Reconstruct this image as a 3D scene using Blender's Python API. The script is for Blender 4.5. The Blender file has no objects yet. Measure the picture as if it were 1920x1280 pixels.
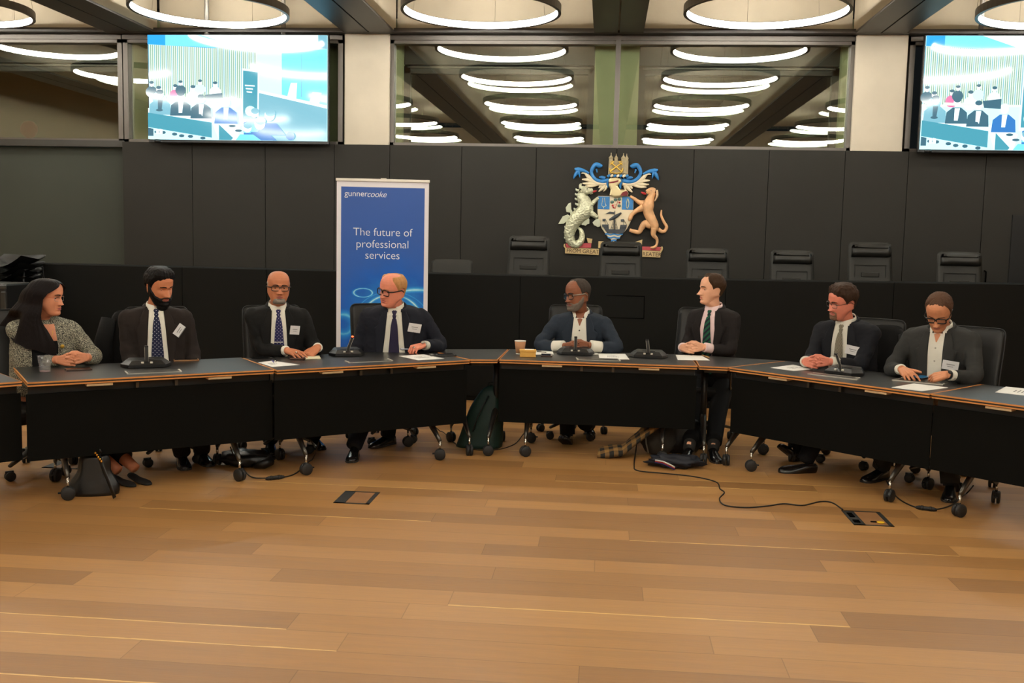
import bpy, bmesh, math, random
import numpy as np
from mathutils import Vector, Matrix, Euler
from mathutils.bvhtree import BVHTree

# ------------------------------------------------------------------ camera, world, exposure
SC = bpy.context.scene
COL = SC.collection
F = 1867.0; PITCH = .1008; ROLL = .0211; CAM_H = 1.622; YAW = .0908


def cam_axes():
    cp, sp = math.cos(PITCH), math.sin(PITCH); c, s = math.cos(ROLL), math.sin(ROLL)
    w = np.array([0, cp, -sp]); u = np.array([0, sp, cp]); r = np.array([1., 0, 0])
    r, u = c*r+s*u, -s*r+c*u
    ca, sa = math.cos(YAW), math.sin(YAW)
    R = np.array([[ca, -sa, 0], [sa, ca, 0], [0, 0, 1.]])
    return R@r, R@u, R@w


CR, CU, CW = cam_axes()
CAM = np.array([0, 0, CAM_H])
cd = bpy.data.cameras.new('camera'); cam = bpy.data.objects.new('camera', cd); COL.objects.link(cam)
cd.sensor_width = 36.0; cd.sensor_fit = 'HORIZONTAL'; cd.lens = 36.0*F/1920.0
cd.clip_start = .05; cd.clip_end = 200
cam.matrix_world = Matrix(((CR[0], CU[0], -CW[0], 0), (CR[1], CU[1], -CW[1], 0), (CR[2], CU[2], -CW[2], CAM_H), (0, 0, 0, 1)))
SC.camera = cam
SC.view_settings.view_transform = 'Standard'; SC.view_settings.look = 'None'
SC.view_settings.gamma = 1.0; SC.view_settings.use_curve_mapping = False
SC.view_settings.exposure = 0.0
RING_POWER = 58.0          # emission strength of the ring luminaires
wd = bpy.data.worlds.new('night'); SC.world = wd; wd.use_nodes = True
bg = wd.node_tree.nodes['Background']; bg.inputs[0].default_value = (.010, .011, .013, 1); bg.inputs[1].default_value = 1.0


def ray(x, y): return CW+(x-960)/F*CR-(y-640)/F*CU
def pz(x, y, z=0.):                       # the point of the level z seen at (x, y) of the photograph
    d = ray(x, y); return CAM+d*((z-CAM_H)/d[2])
def pyy(x, y, Y):                         # the point of the vertical plane y = Y seen at (x, y)
    d = ray(x, y); return CAM+d*(Y/d[1])
def pline(x, y, o, ang, off):             # the point of a vertical plane through a table's front edge, OFF behind it
    t = np.array([math.cos(ang), math.sin(ang)]); n = np.array([-t[1], t[0]])
    d = ray(x, y); s = ((np.array(o)-CAM[:2])@n+off)/(d[:2]@n)
    return CAM+d*s


# ------------------------------------------------------------------ materials
def lin(c):
    return tuple((v/12.92 if v <= .04045 else ((v+.055)/1.055)**2.4) for v in c)
def rgb(r, g, b): return lin((r/255, g/255, b/255))


MATS = {}


def mat(name, col=(.5, .5, .5), rough=.5, metal=0., spec=.5, emit=None, es=0., bump=None, noise=None, alpha=1., coat=0., sheen=0., sss=0.):
    """col is linear; bump = (scale, strength); noise = (scale, amount) varies the colour"""
    if name in MATS: return MATS[name]
    m = bpy.data.materials.new(name); m.use_nodes = True; nt = m.node_tree; b = nt.nodes['Principled BSDF']
    b.inputs['Base Color'].default_value = (*col, 1); b.inputs['Roughness'].default_value = rough
    b.inputs['Metallic'].default_value = metal; b.inputs['Specular IOR Level'].default_value = spec
    b.inputs['Alpha'].default_value = alpha; b.inputs['Coat Weight'].default_value = coat
    b.inputs['Sheen Weight'].default_value = sheen
    if sss:
        b.inputs['Subsurface Weight'].default_value = sss; b.inputs['Subsurface Radius'].default_value = (.012, .005, .003); b.inputs['Subsurface Scale'].default_value = 1.0
    if emit: b.inputs['Emission Color'].default_value = (*emit, 1); b.inputs['Emission Strength'].default_value = es
    if bump or noise:
        tc = nt.nodes.new('ShaderNodeTexCoord')
    if noise:
        n = nt.nodes.new('ShaderNodeTexNoise'); n.inputs['Scale'].default_value = noise[0]; n.inputs['Detail'].default_value = 5
        nt.links.new(tc.outputs['Object'], n.inputs['Vector'])
        mr = nt.nodes.new('ShaderNodeMapRange'); mr.inputs[1].default_value = .3; mr.inputs[2].default_value = .7
        mr.inputs[3].default_value = 1-noise[1]; mr.inputs[4].default_value = 1+noise[1]
        nt.links.new(n.outputs['Fac'], mr.inputs[0])
        mx = nt.nodes.new('ShaderNodeVectorMath'); mx.operation = 'SCALE'; mx.inputs[0].default_value = col
        nt.links.new(mr.outputs[0], mx.inputs['Scale']); nt.links.new(mx.outputs[0], b.inputs['Base Color'])
    if bump:
        n2 = nt.nodes.new('ShaderNodeTexNoise'); n2.inputs['Scale'].default_value = bump[0]; n2.inputs['Detail'].default_value = 4
        nt.links.new(tc.outputs['Object'], n2.inputs['Vector'])
        bp = nt.nodes.new('ShaderNodeBump'); bp.inputs['Strength'].default_value = bump[1]; bp.inputs['Distance'].default_value = .01
        nt.links.new(n2.outputs['Fac'], bp.inputs['Height']); nt.links.new(bp.outputs[0], b.inputs['Normal'])
    MATS[name] = m
    return m


def nodes_of(m):
    return m.node_tree, m.node_tree.nodes['Principled BSDF']


# ------------------------------------------------------------------ mesh building
class MB:
    """collects shapes, then links them as one mesh object"""
    def __init__(s): s.v = []; s.f = []; s.m = []; s.sm = []
    def add(s, verts, faces, mi=0, smooth=False):
        o = len(s.v); s.v.extend([tuple(map(float, p)) for p in verts])
        for f in faces:
            s.f.append(tuple(i+o for i in f)); s.m.append(mi); s.sm.append(smooth)
        return s
    def box(s, c, d, R=None, mi=0):
        hx, hy, hz = d[0]/2, d[1]/2, d[2]/2
        P = np.array([(x, y, z) for x in (-hx, hx) for y in (-hy, hy) for z in (-hz, hz)])
        if R is not None: P = P@np.array(R).T
        P = P+np.array(c)
        return s.add(P, [(0, 1, 3, 2), (4, 6, 7, 5), (0, 4, 5, 1), (2, 3, 7, 6), (0, 2, 6, 4), (1, 5, 7, 3)], mi)
    def bbox(s, c, d, b=.005, R=None, mi=0):
        """box with bevelled edges"""
        bm = bmesh.new(); bmesh.ops.create_cube(bm, size=1)
        for v in bm.verts: v.co = Vector((v.co.x*d[0], v.co.y*d[1], v.co.z*d[2]))
        bmesh.ops.bevel(bm, geom=list(bm.edges), offset=min(b, .49*min(d)), segments=2, affect='EDGES', profile=.5)
        P = np.array([tuple(v.co) for v in bm.verts])
        if R is not None: P = P@np.array(R).T
        bm.verts.index_update()
        s.add(P+np.array(c), [[v.index for v in f.verts] for f in bm.faces], mi, False); bm.free(); return s
    def prism(s, poly, z0, z1, mi=0):
        n = len(poly); V = [(p[0], p[1], z0) for p in poly]+[(p[0], p[1], z1) for p in poly]
        Fc = [tuple(range(n))[::-1], tuple(range(n, 2*n))]+[(i, (i+1) % n, n+(i+1) % n, n+i) for i in range(n)]
        return s.add(V, Fc, mi)
    def tube(s, pts, r, n=8, mi=0, cap=True, sq=None, up=None):
        """round bar along pts; r a number or one per point; sq = (a, b) scales the section"""
        P = np.array(pts, float); k = len(P); rs = np.full(k, r) if np.isscalar(r) else np.array(r, float)
        T = np.gradient(P, axis=0); T /= np.linalg.norm(T, axis=1)[:, None]+1e-12
        ref = np.array(up if up is not None else ((0, 0, 1) if abs(T[0][2]) < .9 else (0, 1, 0)), float)
        U = ref-T[0]*(ref@T[0]); U /= np.linalg.norm(U)
        V = []; sa, sb = sq or (1, 1)
        for i in range(k):
            U = U-T[i]*(U@T[i]); U /= np.linalg.norm(U)+1e-12; W = np.cross(T[i], U)
            for j in range(n):
                a = 2*math.pi*j/n
                V.append(P[i]+rs[i]*(math.cos(a)*U*sa+math.sin(a)*W*sb))
        Fc = [(i*n+j, i*n+(j+1) % n, (i+1)*n+(j+1) % n, (i+1)*n+j) for i in range(k-1) for j in range(n)]
        if cap: Fc += [tuple(range(n))[::-1], tuple(range((k-1)*n, k*n))]
        return s.add(V, Fc, mi, True)
    def lathe(s, prof, c=(0, 0, 0), n=24, R=None, mi=0, smooth=True):
        """prof: (radius, height) pairs turned about z"""
        V = []; k = len(prof)
        for r, z in prof:
            for j in range(n):
                a = 2*math.pi*j/n; V.append((r*math.cos(a), r*math.sin(a), z))
        P = np.array(V)
        if R is not None: P = P@np.array(R).T
        Fc = [(i*n+j, i*n+(j+1) % n, (i+1)*n+(j+1) % n, (i+1)*n+j) for i in range(k-1) for j in range(n)]
        Fc += [tuple(range(n))[::-1], tuple(range((k-1)*n, k*n))]
        return s.add(P+np.array(c), Fc, mi, smooth)
    def ell(s, c, r, R=None, mi=0, nu=16, nv=10):
        """ellipsoid"""
        V = []; 
        for i in range(nv+1):
            t = math.pi*i/nv
            for j in range(nu):
                a = 2*math.pi*j/nu; V.append((r[0]*math.sin(t)*math.cos(a), r[1]*math.sin(t)*math.sin(a), -r[2]*math.cos(t)))
        P = np.array(V)
        if R is not None: P = P@np.array(R).T
        Fc = [(i*nu+j, i*nu+(j+1) % nu, (i+1)*nu+(j+1) % nu, (i+1)*nu+j) for i in range(nv) for j in range(nu)]
        return s.add(P+np.array(c), Fc, mi, True)
    def grid(s, G, mi=0, smooth=True, closed=False):
        """G[i][j] rows of points"""
        G = np.array(G, float); a, b = G.shape[:2]
        Fc = [(i*b+j, i*b+(j+1) % b, (i+1)*b+(j+1) % b, (i+1)*b+j) for i in range(a-1) for j in range(b if closed else b-1)]
        return s.add(G.reshape(-1, 3), Fc, mi, smooth)
    def build(s, name, mats, parent=None, weld=1e-6, flip=True):
        me = bpy.data.meshes.new(name); me.from_pydata(s.v, [], s.f)
        for m in (mats if isinstance(mats, (list, tuple)) else [mats]): me.materials.append(m)
        me.polygons.foreach_set('material_index', s.m); me.polygons.foreach_set('use_smooth', s.sm)
        bm = bmesh.new(); bm.from_mesh(me)
        if weld: bmesh.ops.remove_doubles(bm, verts=bm.verts, dist=weld)
        if flip: bmesh.ops.recalc_face_normals(bm, faces=bm.faces)
        bm.to_mesh(me); bm.free(); me.update()
        return link(bpy.data.objects.new(name, me), parent)


def link(o, parent=None):
    COL.objects.link(o)
    if parent is not None: o.parent = parent
    return o


def tag(o, label=None, cat=None, group=None, kind=None):
    if label: o['label'] = label
    if cat: o['category'] = cat
    if group: o['group'] = group
    if kind: o['kind'] = kind
    return o


def empty(name, loc=(0, 0, 0), rz=0., label=None, cat=None, group=None, kind=None):
    o = bpy.data.objects.new(name, None); o.empty_display_size = .1; COL.objects.link(o)
    o.location = tuple(map(float, loc)); o.rotation_euler = (0, 0, rz)
    return tag(o, label, cat, group, kind)


def kids(o): return [c for c in bpy.data.objects if c.parent == o]


def copy_tree(o, parent=None):
    c = o.copy(); COL.objects.link(c)
    if parent is not None:
        c.parent = parent
    for ch in kids(o): copy_tree(ch, c)
    return c


def rot(rx=0, ry=0, rz=0):
    """rotation matrix, degrees, applied x then y then z"""
    a, b, c = (math.radians(v) for v in (rx, ry, rz))
    X = np.array([[1, 0, 0], [0, math.cos(a), -math.sin(a)], [0, math.sin(a), math.cos(a)]])
    Y = np.array([[math.cos(b), 0, math.sin(b)], [0, 1, 0], [-math.sin(b), 0, math.cos(b)]])
    Z = np.array([[math.cos(c), -math.sin(c), 0], [math.sin(c), math.cos(c), 0], [0, 0, 1]])
    return Z@Y@X


def mesh_of(o):
    """the mesh of an object with its modifiers applied; the modifiers go"""
    dg = bpy.context.evaluated_depsgraph_get(); dg.update()
    me = bpy.data.meshes.new_from_object(o.evaluated_get(dg), depsgraph=dg)
    o.modifiers.clear(); old = o.data; o.data = me; me.name = o.name
    if old.users == 0: bpy.data.meshes.remove(old)
    return o


def mod(o, t, **k):
    m = o.modifiers.new(t.lower(), t)
    for a, v in k.items(): setattr(m, a, v)
    return m


def text(name, body, size, m, parent=None, M=None, extrude=.0004, align='LEFT', shear=0., offset=0., font=None, space=1.):
    cu = bpy.data.curves.new(name, 'FONT'); cu.body = body; cu.size = size; cu.extrude = extrude; cu.align_x = align
    cu.shear = shear; cu.offset = offset; cu.space_character = space; cu.resolution_u = 3
    if font: cu.font = font
    cu.materials.append(m)
    t = bpy.data.objects.new(name, cu); COL.objects.link(t)
    dg = bpy.context.evaluated_depsgraph_get(); dg.update()
    me = bpy.data.meshes.new_from_object(t.evaluated_get(dg), depsgraph=dg)
    bpy.data.objects.remove(t); bpy.data.curves.remove(cu); me.name = name
    o = bpy.data.objects.new(name, me); link(o, parent)
    if M is not None: o.matrix_local = M
    return o


def lerp(a, b, t): return a+(b-a)*t
def sstep(a, b, x):
    t = np.clip((x-a)/(b-a), 0, 1); return t*t*(3-2*t)
def gauss(x, s): return np.exp(-(x/s)**2*.5)
def frame(right, up):
    """rotation matrix whose columns are right, up x ..., for flat things: local x = right, local z = normal, y = up"""
    r = np.array(right, float); r /= np.linalg.norm(r); u = np.array(up, float); u -= r*(u@r); u /= np.linalg.norm(u)
    return np.array([r, u, np.cross(r, u)]).T
def mat4(R, p):
    M = Matrix([[R[0][0], R[0][1], R[0][2], p[0]], [R[1][0], R[1][1], R[1][2], p[1]], [R[2][0], R[2][1], R[2][2], p[2]], [0, 0, 0, 1]])
    return M
# ------------------------------------------------------------------ setting materials
def floor_material():
    m = mat('oak planks', (.3, .17, .08), rough=.42); nt, b = nodes_of(m); N = nt.nodes.new; L = nt.links.new
    tc = N('ShaderNodeTexCoord'); sep = N('ShaderNodeSeparateXYZ'); L(tc.outputs['Object'], sep.inputs[0])
    def mth(op, a, bb=None, c=None):
        n = N('ShaderNodeMath'); n.operation = op
        for i, v in enumerate((a, bb, c)):
            if v is None: continue
            if isinstance(v, (int, float)): n.inputs[i].default_value = v
            else: L(v, n.inputs[i])
        return n.outputs[0]
    def white(x, y):
        c = N('ShaderNodeCombineXYZ'); L(x, c.inputs[0])
        if y is not None: L(y, c.inputs[1])
        w = N('ShaderNodeTexWhiteNoise'); w.noise_dimensions = '3D'; L(c.outputs[0], w.inputs['Vector']); return w.outputs['Value']
    rowf = mth('DIVIDE', sep.outputs['Y'], .185); row = mth('FLOOR', rowf); fr = mth('SUBTRACT', rowf, row)
    off = white(row, None)
    xf = mth('ADD', mth('DIVIDE', sep.outputs['X'], 1.75), mth('MULTIPLY', off, 7.3)); idx = mth('FLOOR', xf); fx = mth('SUBTRACT', xf, idx)
    tone = white(row, idx); hue = white(mth('ADD', row, 57.3), idx)
    # grain: noise stretched along the boards
    mp = N('ShaderNodeMapping'); mp.inputs['Scale'].default_value = (1.1, 17, 1); L(tc.outputs['Object'], mp.inputs['Vector'])
    addv = N('ShaderNodeVectorMath'); addv.operation = 'ADD'; L(mp.outputs[0], addv.inputs[0])
    cv = N('ShaderNodeCombineXYZ'); L(mth('MULTIPLY', tone, 31.), cv.inputs[0]); L(mth('MULTIPLY', hue, 17.), cv.inputs[2]); L(cv.outputs[0], addv.inputs[1])
    g1 = N('ShaderNodeTexNoise'); g1.inputs['Scale'].default_value = 1.6; g1.inputs['Detail'].default_value = 6; g1.inputs['Roughness'].default_value = .62; g1.inputs['Distortion'].default_value = .9
    L(addv.outputs[0], g1.inputs['Vector'])
    g2 = N('ShaderNodeTexNoise'); g2.inputs['Scale'].default_value = 7; g2.inputs['Detail'].default_value = 3; L(addv.outputs[0], g2.inputs['Vector'])
    r1 = N('ShaderNodeValToRGB'); e = r1.color_ramp.elements
    e[0].position = .0; e[0].color = (*rgb(150, 108, 63), 1); e[1].position = 1.; e[1].color = (*rgb(184, 138, 84), 1)
    e2 = e.new(.45); e2.color = (*rgb(170, 124, 72), 1)
    L(tone, r1.inputs[0])
    mul = mth('ADD', .74, mth('MULTIPLY', g1.outputs['Fac'], .40)); mul = mth('ADD', mul, mth('MULTIPLY', g2.outputs['Fac'], .12))
    # dark joints between boards, here and there a pale filled joint
    d = mth('MINIMUM', fr, mth('SUBTRACT', 1., fr)); joint = mth('LESS_THAN', d, .012)
    endj = mth('LESS_THAN', mth('MINIMUM', fx, mth('SUBTRACT', 1., fx)), .0012)
    j = mth('MAXIMUM', joint, endj)
    mul2 = mth('MULTIPLY', mul, mth('SUBTRACT', 1., mth('MULTIPLY', j, .28)))
    sc = N('ShaderNodeVectorMath'); sc.operation = 'SCALE'; L(r1.outputs[0], sc.inputs[0]); L(mul2, sc.inputs['Scale'])
    pale = mth('MULTIPLY', mth('LESS_THAN', fr, mth('MULTIPLY', g2.outputs['Fac'], .10)), mth('GREATER_THAN', white(mth('ADD', row, 9.1), idx), .86))
    mx = N('ShaderNodeMix'); mx.data_type = 'RGBA'; L(pale, mx.inputs['Factor']); L(sc.outputs[0], mx.inputs['A']); mx.inputs['B'].default_value = (*rgb(222, 182, 112), 1)
    L(mx.outputs['Result'], b.inputs['Base Color'])
    rr = mth('ADD', .36, mth('MULTIPLY', g1.outputs['Fac'], .16)); L(rr, b.inputs['Roughness'])
    bp = N('ShaderNodeBump'); bp.inputs['Strength'].default_value = .12; bp.inputs['Distance'].default_value = .004
    L(mth('SUBTRACT', g2.outputs['Fac'], mth('MULTIPLY', j, 1.5)), bp.inputs['Height']); L(bp.outputs[0], b.inputs['Normal'])
    b.inputs['Specular IOR Level'].default_value = .35
    return m


M_FLOOR = floor_material()
M_PANEL = mat('charcoal panel', rgb(46, 44, 40), rough=.65, spec=.2, noise=(1.2, .06))
M_DAIS = mat('charcoal dais veneer', rgb(22, 22, 20), rough=.7, spec=.12, noise=(1.5, .06))
M_GAP = mat('black gap', rgb(6, 6, 6), rough=.9, spec=.02)
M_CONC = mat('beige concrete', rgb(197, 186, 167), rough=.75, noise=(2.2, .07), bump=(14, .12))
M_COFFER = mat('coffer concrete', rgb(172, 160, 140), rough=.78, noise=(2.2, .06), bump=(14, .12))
M_SOFFIT = mat('dark soffit cladding', rgb(58, 53, 48), rough=.45, noise=(1.0, .12))
M_FRAME = mat('grey window frame', rgb(98, 92, 86), rough=.38, metal=.5)
M_FRAMED = mat('dark window frame', rgb(62, 60, 56), rough=.4, metal=.3)
M_GREENC = mat('pale green outer concrete', rgb(186, 190, 150), rough=.8, noise=(2.5, .06))
M_OLIVE = mat('olive grey wall', rgb(54, 58, 49), rough=.75, noise=(.8, .08))
M_GREY = mat('outer grey wall', rgb(120, 122, 122), rough=.8, noise=(1.1, .15))
M_WOOD = mat('wood slat wall', rgb(190, 172, 146), rough=.6)


def glass_material():
    m = bpy.data.materials.new('window glass'); m.use_nodes = True; nt = m.node_tree; nt.nodes.clear()
    o = nt.nodes.new('ShaderNodeOutputMaterial'); mx = nt.nodes.new('ShaderNodeMixShader')
    t = nt.nodes.new('ShaderNodeBsdfTransparent'); g = nt.nodes.new('ShaderNodeBsdfGlossy'); g.inputs['Roughness'].default_value = .0
    g.inputs['Color'].default_value = (1, .98, .9, 1); t.inputs['Color'].default_value = (.84, .87, .83, 1)
    mx.inputs[0].default_value = .13
    nt.links.new(t.outputs[0], mx.inputs[1]); nt.links.new(g.outputs[0], mx.inputs[2]); nt.links.new(mx.outputs[0], o.inputs[0])
    return m


M_GLASS = glass_material()


def struct(o): o['kind'] = 'structure'; return o


YW = 12.12                       # face of the panelled back wall
YG = 12.25                       # inner glazing
ZP = 2.75                        # top of the panelling
ZS = 4.08                        # beam soffits, window heads
# floor
b = MB(); b.add([(-11, -6, 0), (11, -6, 0), (11, 16, 0), (-11, 16, 0)], [(0, 1, 2, 3)]); b.box((0, 5, -.06), (22, 22, .1))
struct(b.build('floor', M_FLOOR))

# panelled back wall: tall charcoal boards with narrow shadow gaps
sx = [pyy(x, 277, YW)[0] for x in (229, 360, 497, 627, 731, 866, 1006, 1157, 1302, 1443, 1586, 1705, 1851)]+[5.75, 6.7, 7.7, 8.7, 9.7]
b = MB()
for x0, x1 in zip(sx[:-1], sx[1:]):
    b.box(((x0+x1)/2, YW+.012, ZP/2), (x1-x0-.007, .024, ZP))
b.box(((sx[0]+sx[-1])/2, YW+.065, ZP/2-.002), (sx[-1]-sx[0]-.01, .09, ZP-.004), mi=1)
struct(b.build('wall_back', [M_PANEL, M_GAP]))
# olive wall at the left, set a little deeper
b = MB(); b.box((-8.55, 12.35, 1.36), (5.0, .1, 2.64))
struct(b.build('wall_left_alcove', M_OLIVE))
b = MB(); b.box((-8.5, 12.26, 2.73), (4.9, .16, .08))
struct(b.build('trim_alcove', M_FRAMED))
for i, (nm, c, d) in enumerate((('wall_left', (-10.9, 5, 2.5), (.2, 22, 5)), ('wall_right', (10.9, 5, 2.5), (.2, 22, 5)), ('wall_front', (0, -6, 2.5), (22, .2, 5)))):
    b = MB(); b.box(c, d); struct(b.build(nm, M_WOOD))
b = MB(); b.box((0, 5, 5.25), (22, 22, .2)); struct(b.build('ceiling', M_CONC))

# beams running from the back wall over the room; the coffers between them end in concrete upstands
beams = [(pz(120, 26, ZS)[0]-.42, pz(120, 26, ZS)[0]+.42)]
bx = []
for l, r in (((185, 53.75), (276, 53)), ((632, 50), (733, 53.4)), ((1113, 56), (1207.5, 59)), ((1605.4, 60.5), (1700.6, 61))):
    bx.append((pz(*l, ZS)[0], pz(*r, ZS)[0]))
for k in range(1):
    w = bx[0][1]-bx[0][0]; bx.insert(0, (bx[0][0]-3.16, bx[0][0]-3.16+w)); bx.append((bx[-1][0]+3.16, bx[-1][0]+3.16+w))
for x0, x1 in bx:
    b = MB(); xc = (x0+x1)/2; w = x1-x0
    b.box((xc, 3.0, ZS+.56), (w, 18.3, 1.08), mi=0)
    b.box((xc-w/4-.003, 3.0, ZS+.01), (w/2-.012, 18.1, .03), mi=1); b.box((xc+w/4+.003, 3.0, ZS+.01), (w/2-.012, 18.1, .03), mi=1)
    struct(b.build('ceiling_beam', [M_COFFER, M_SOFFIT]))
b = MB()
for (a0, a1), (b0, b1) in zip(bx[:-1], bx[1:]):
    n = 2; w = (b0-a1)/n
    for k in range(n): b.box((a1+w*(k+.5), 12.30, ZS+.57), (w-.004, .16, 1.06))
struct(b.build('ceiling_upstand', M_COFFER))
b = MB(); b.box((0, 12.165, ZS+.018), (20, .25, .05), mi=0); struct(b.build('ceiling_edge_trim', M_SOFFIT))

# columns in the window band
for n, (x0, x1) in enumerate(((pyy(645, 170, YW)[0], pyy(729, 170, YW)[0]), (pyy(1602, 170, YW)[0], pyy(1699, 170, YW)[0]))):
    b = MB(); b.bbox(((x0+x1)/2, YW+.25, (ZP+ZS)/2), (x1-x0, .46, ZS-ZP), .008)
    struct(b.build('concrete_column', M_CONC))
cx = [pyy(x, 170, YG)[0] for x in (645, 729, 1602, 1699)]
def window(n, x0, x1, mull=(), fr=.075):
    w = empty('window_%d' % n, ((x0+x1)/2, YG, ZP), kind='structure')
    X = lambda x: x-(x0+x1)/2
    b = MB(); h = ZS-ZP
    b.box((0, 0, h-.055), (x1-x0, .12, .11)); b.box((0, .0, .02), (x1-x0, .12, .04))
    b.box((X(x0)+fr/2, 0, h/2), (fr, .12, h)); b.box((X(x1)-fr/2, 0, h/2), (fr, .12, h))
    b.box((0, -.065, h-.045), (x1-x0, .03, .05))
    for m in mull: b.box((X(m), -.03, h/2), (.06, .12, h))
    b.build('window_frame', M_FRAME, w)
    b = MB(); b.box((0, .02, h/2), (x1-x0-.08, .008, h-.1)); b.build('window_pane', M_GLASS, w)
    return w
window(1, -10.4, pyy(234, 170, YG)[0], fr=.06)
window(2, pyy(236, 170, YG)[0], cx[0], fr=.06)
window(3, cx[1], cx[2], (pyy(1157, 170, YG)[0],))
window(4, cx[3], 8.0, fr=.06)
# the outer skin behind the glazing: green concrete piers and a second row of windows
YO = 12.47
piers = [(pyy(1113, 200, YO)[0], pyy(1196, 200, YO)[0]), (cx[0]-.25, pyy(754, 200, YO)[0]), (pyy(1574, 200, YO)[0], cx[3]+.12), (pyy(250, 200, YO)[0]-.02, pyy(250, 200, YO)[0]+.75), (cx[3]+.62, cx[3]+.7)]
for x0, x1 in piers:
    b = MB(); b.box(((x0+x1)/2, YO+.2, 3.45), (x1-x0, .4, 1.75)); struct(b.build('outer_column', M_GREENC))
def outer(n, x0, x1):
    w = empty('window_%d' % n, ((x0+x1)/2, YO+.15, ZP-.2), kind='structure'); W = x1-x0; h = 1.22
    b = MB()
    b.box((0, 0, h-.045), (W, .1, .09)); b.box((0, 0, .03), (W, .1, .06)); b.box((-W/2+.04, 0, h/2), (.08, .1, h)); b.box((W/2-.04, 0, h/2), (.08, .1, h))
    b.box((0, -.06, h-.02), (W-.1, .03, .016), mi=1); b.box((0, 0, h+.16), (W, .08, .28), mi=2)
    b.build('window_frame', [M_FRAMED, M_FRAME, M_FRAMED], w)
    b = MB(); b.box((0, .0, h/2), (W-.1, .008, h-.1)); b.build('window_pane', M_GLASS, w)
outer(5, piers[1][1], piers[0][0]); outer(6, piers[0][1], piers[2][0]); outer(7, -10.4, piers[3][0]); outer(8, piers[4][1], 8)
b = MB(); b.box((-9.4, 14.6, 2.5), (5.2, .1, 5)); struct(b.build('wall_outer_left', M_GREY))
b = MB(); b.box((0, 12.9, 4.5), (21, 1.1, .2)); b.box((0, 12.9, 2.3), (21, .9, .1)); struct(b.build('wall_outer_slab', M_FRAMED))

# ------------------------------------------------------------------ ring lights
M_RINGB = mat('dark bronze ring', rgb(74, 66, 58), rough=.4, metal=.4)
M_LIGHT = mat('ring diffuser', (1, 1, 1), rough=.5, emit=(1., .97, .87), es=RING_POWER)
M_WIRE = mat('thin wire', rgb(160, 150, 135), rough=.4, metal=.8)
RY = 11.17; rc = [pyy(x, 24, RY) for x in (392, 902, 1436)]; RZ = float(rc[1][2]); RR = .88
RX0 = float(rc[1][0]); RDX = float(rc[2][0]-rc[0][0])/2
def make_ring():
    root = empty('ring_light')
    n = 72; hb = .085
    def ringmesh(prof, name, m):
        G = []
        for k in range(n):
            a = 2*math.pi*k/n; G.append([(r*math.cos(a), r*math.sin(a), z) for r, z in prof])
        G = np.array(G); V = G.reshape(-1, 3); p = len(prof)
        Fc = [(k*p+i, k*p+(i+1) % p, ((k+1) % n)*p+(i+1) % p, ((k+1) % n)*p+i) for k in range(n) for i in range(p)]
        b = MB(); b.add(V, Fc, 0, False); return b.build(name, m, root)
    ringmesh([(RR, 0), (RR, hb), (RR-.036, hb), (RR-.036, hb-.006), (RR-.010, hb-.006), (RR-.010, .006), (RR-.036, .006), (RR-.036, 0)], 'housing', M_RINGB)
    ringmesh([(RR-.012, .008), (RR-.012, hb-.008), (RR-.032, hb-.008), (RR-.035, hb*.5), (RR-.032, .008)], 'diffuser', M_LIGHT)
    for k in range(3):
        a = math.radians(40+120*k); b = MB(); b.tube([((RR-.015)*math.cos(a), (RR-.015)*math.sin(a), hb), ((RR-.1)*math.cos(a), (RR-.1)*math.sin(a), 5.14-RZ)], .0025, 5); b.build('suspension_wire', M_WIRE, root)
    return root
ring0 = make_ring()
rl = ['first ring light from the left in the front row, cut by the frame', 'ring light above the wall screen with the whole rim in view', 'ring light over the window left of the mullion', 'ring light over the window right of the mullion', 'ring light above the right wall screen']
for r in range(6):
    for c in range(5):
        o = ring0 if (r == 0 and c == 0) else copy_tree(ring0)
        o.location = (RX0+RDX*(c-2), RY-(0 if r == 0 else 2.2+2.95*(r-1)), RZ)
        tag(o, rl[c] if r == 0 else 'white glowing ring light with dark rim mirrored in the night window', 'ceiling light', 'ring lights hung at the window' if r == 0 else 'ring lights mirrored in the windows')

# ------------------------------------------------------------------ dais counter
def dais_y(x): return float(np.interp(x, [-6.3, -3.5, -1.3, 1.3, 3.0, 4.6, 6.5], [10.12, 9.98, 9.91, 9.95, 10.12, 10.38, 10.75]))
def dais_z(x): return float(np.interp(x, [-6.3, 0, 2, 4.6, 6.5], [1.277, 1.279, 1.288, 1.304, 1.304]))
XD0 = pyy(39, 500, 10.1)[0]
def on_dais(x, y):
    P = pyy(x, y, 9.95)
    for _ in range(6): P = pyy(x, y, dais_y(P[0]))
    return P
seams = [XD0]+[on_dais(x, 560)[0] for x in (342, 500, 975, 1360, 1675)]+[6.3]
b = MB()
for a, c in zip(seams[:-1], seams[1:]):
    xs = np.linspace(a+.003, c-.003, 9)
    G = [[(x, dais_y(x), .05) for x in xs], [(x, dais_y(x), dais_z(x)-.008) for x in xs], [(x, dais_y(x)+.008, dais_z(x)) for x in xs], [(x, dais_y(x)+.02, dais_z(x)) for x in xs], [(x, dais_y(x)+.02, .05) for x in xs]]
    b.grid(np.array(G), 0, False)
    for x in (xs[0], xs[-1]): b.add([(x, dais_y(x), .05), (x, dais_y(x)+.02, .05), (x, dais_y(x)+.02, dais_z(x)), (x, dais_y(x), dais_z(x)-.008)], [(0, 1, 2, 3)])
dais = empty('dais_counter', (0, 0, 0), 0, 'long charcoal dais counter curving behind the seated panel', 'counter')
b.build('front_panel', M_DAIS, dais, weld=0)
xs = np.linspace(XD0+.002, 6.29, 30); b = MB()
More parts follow.
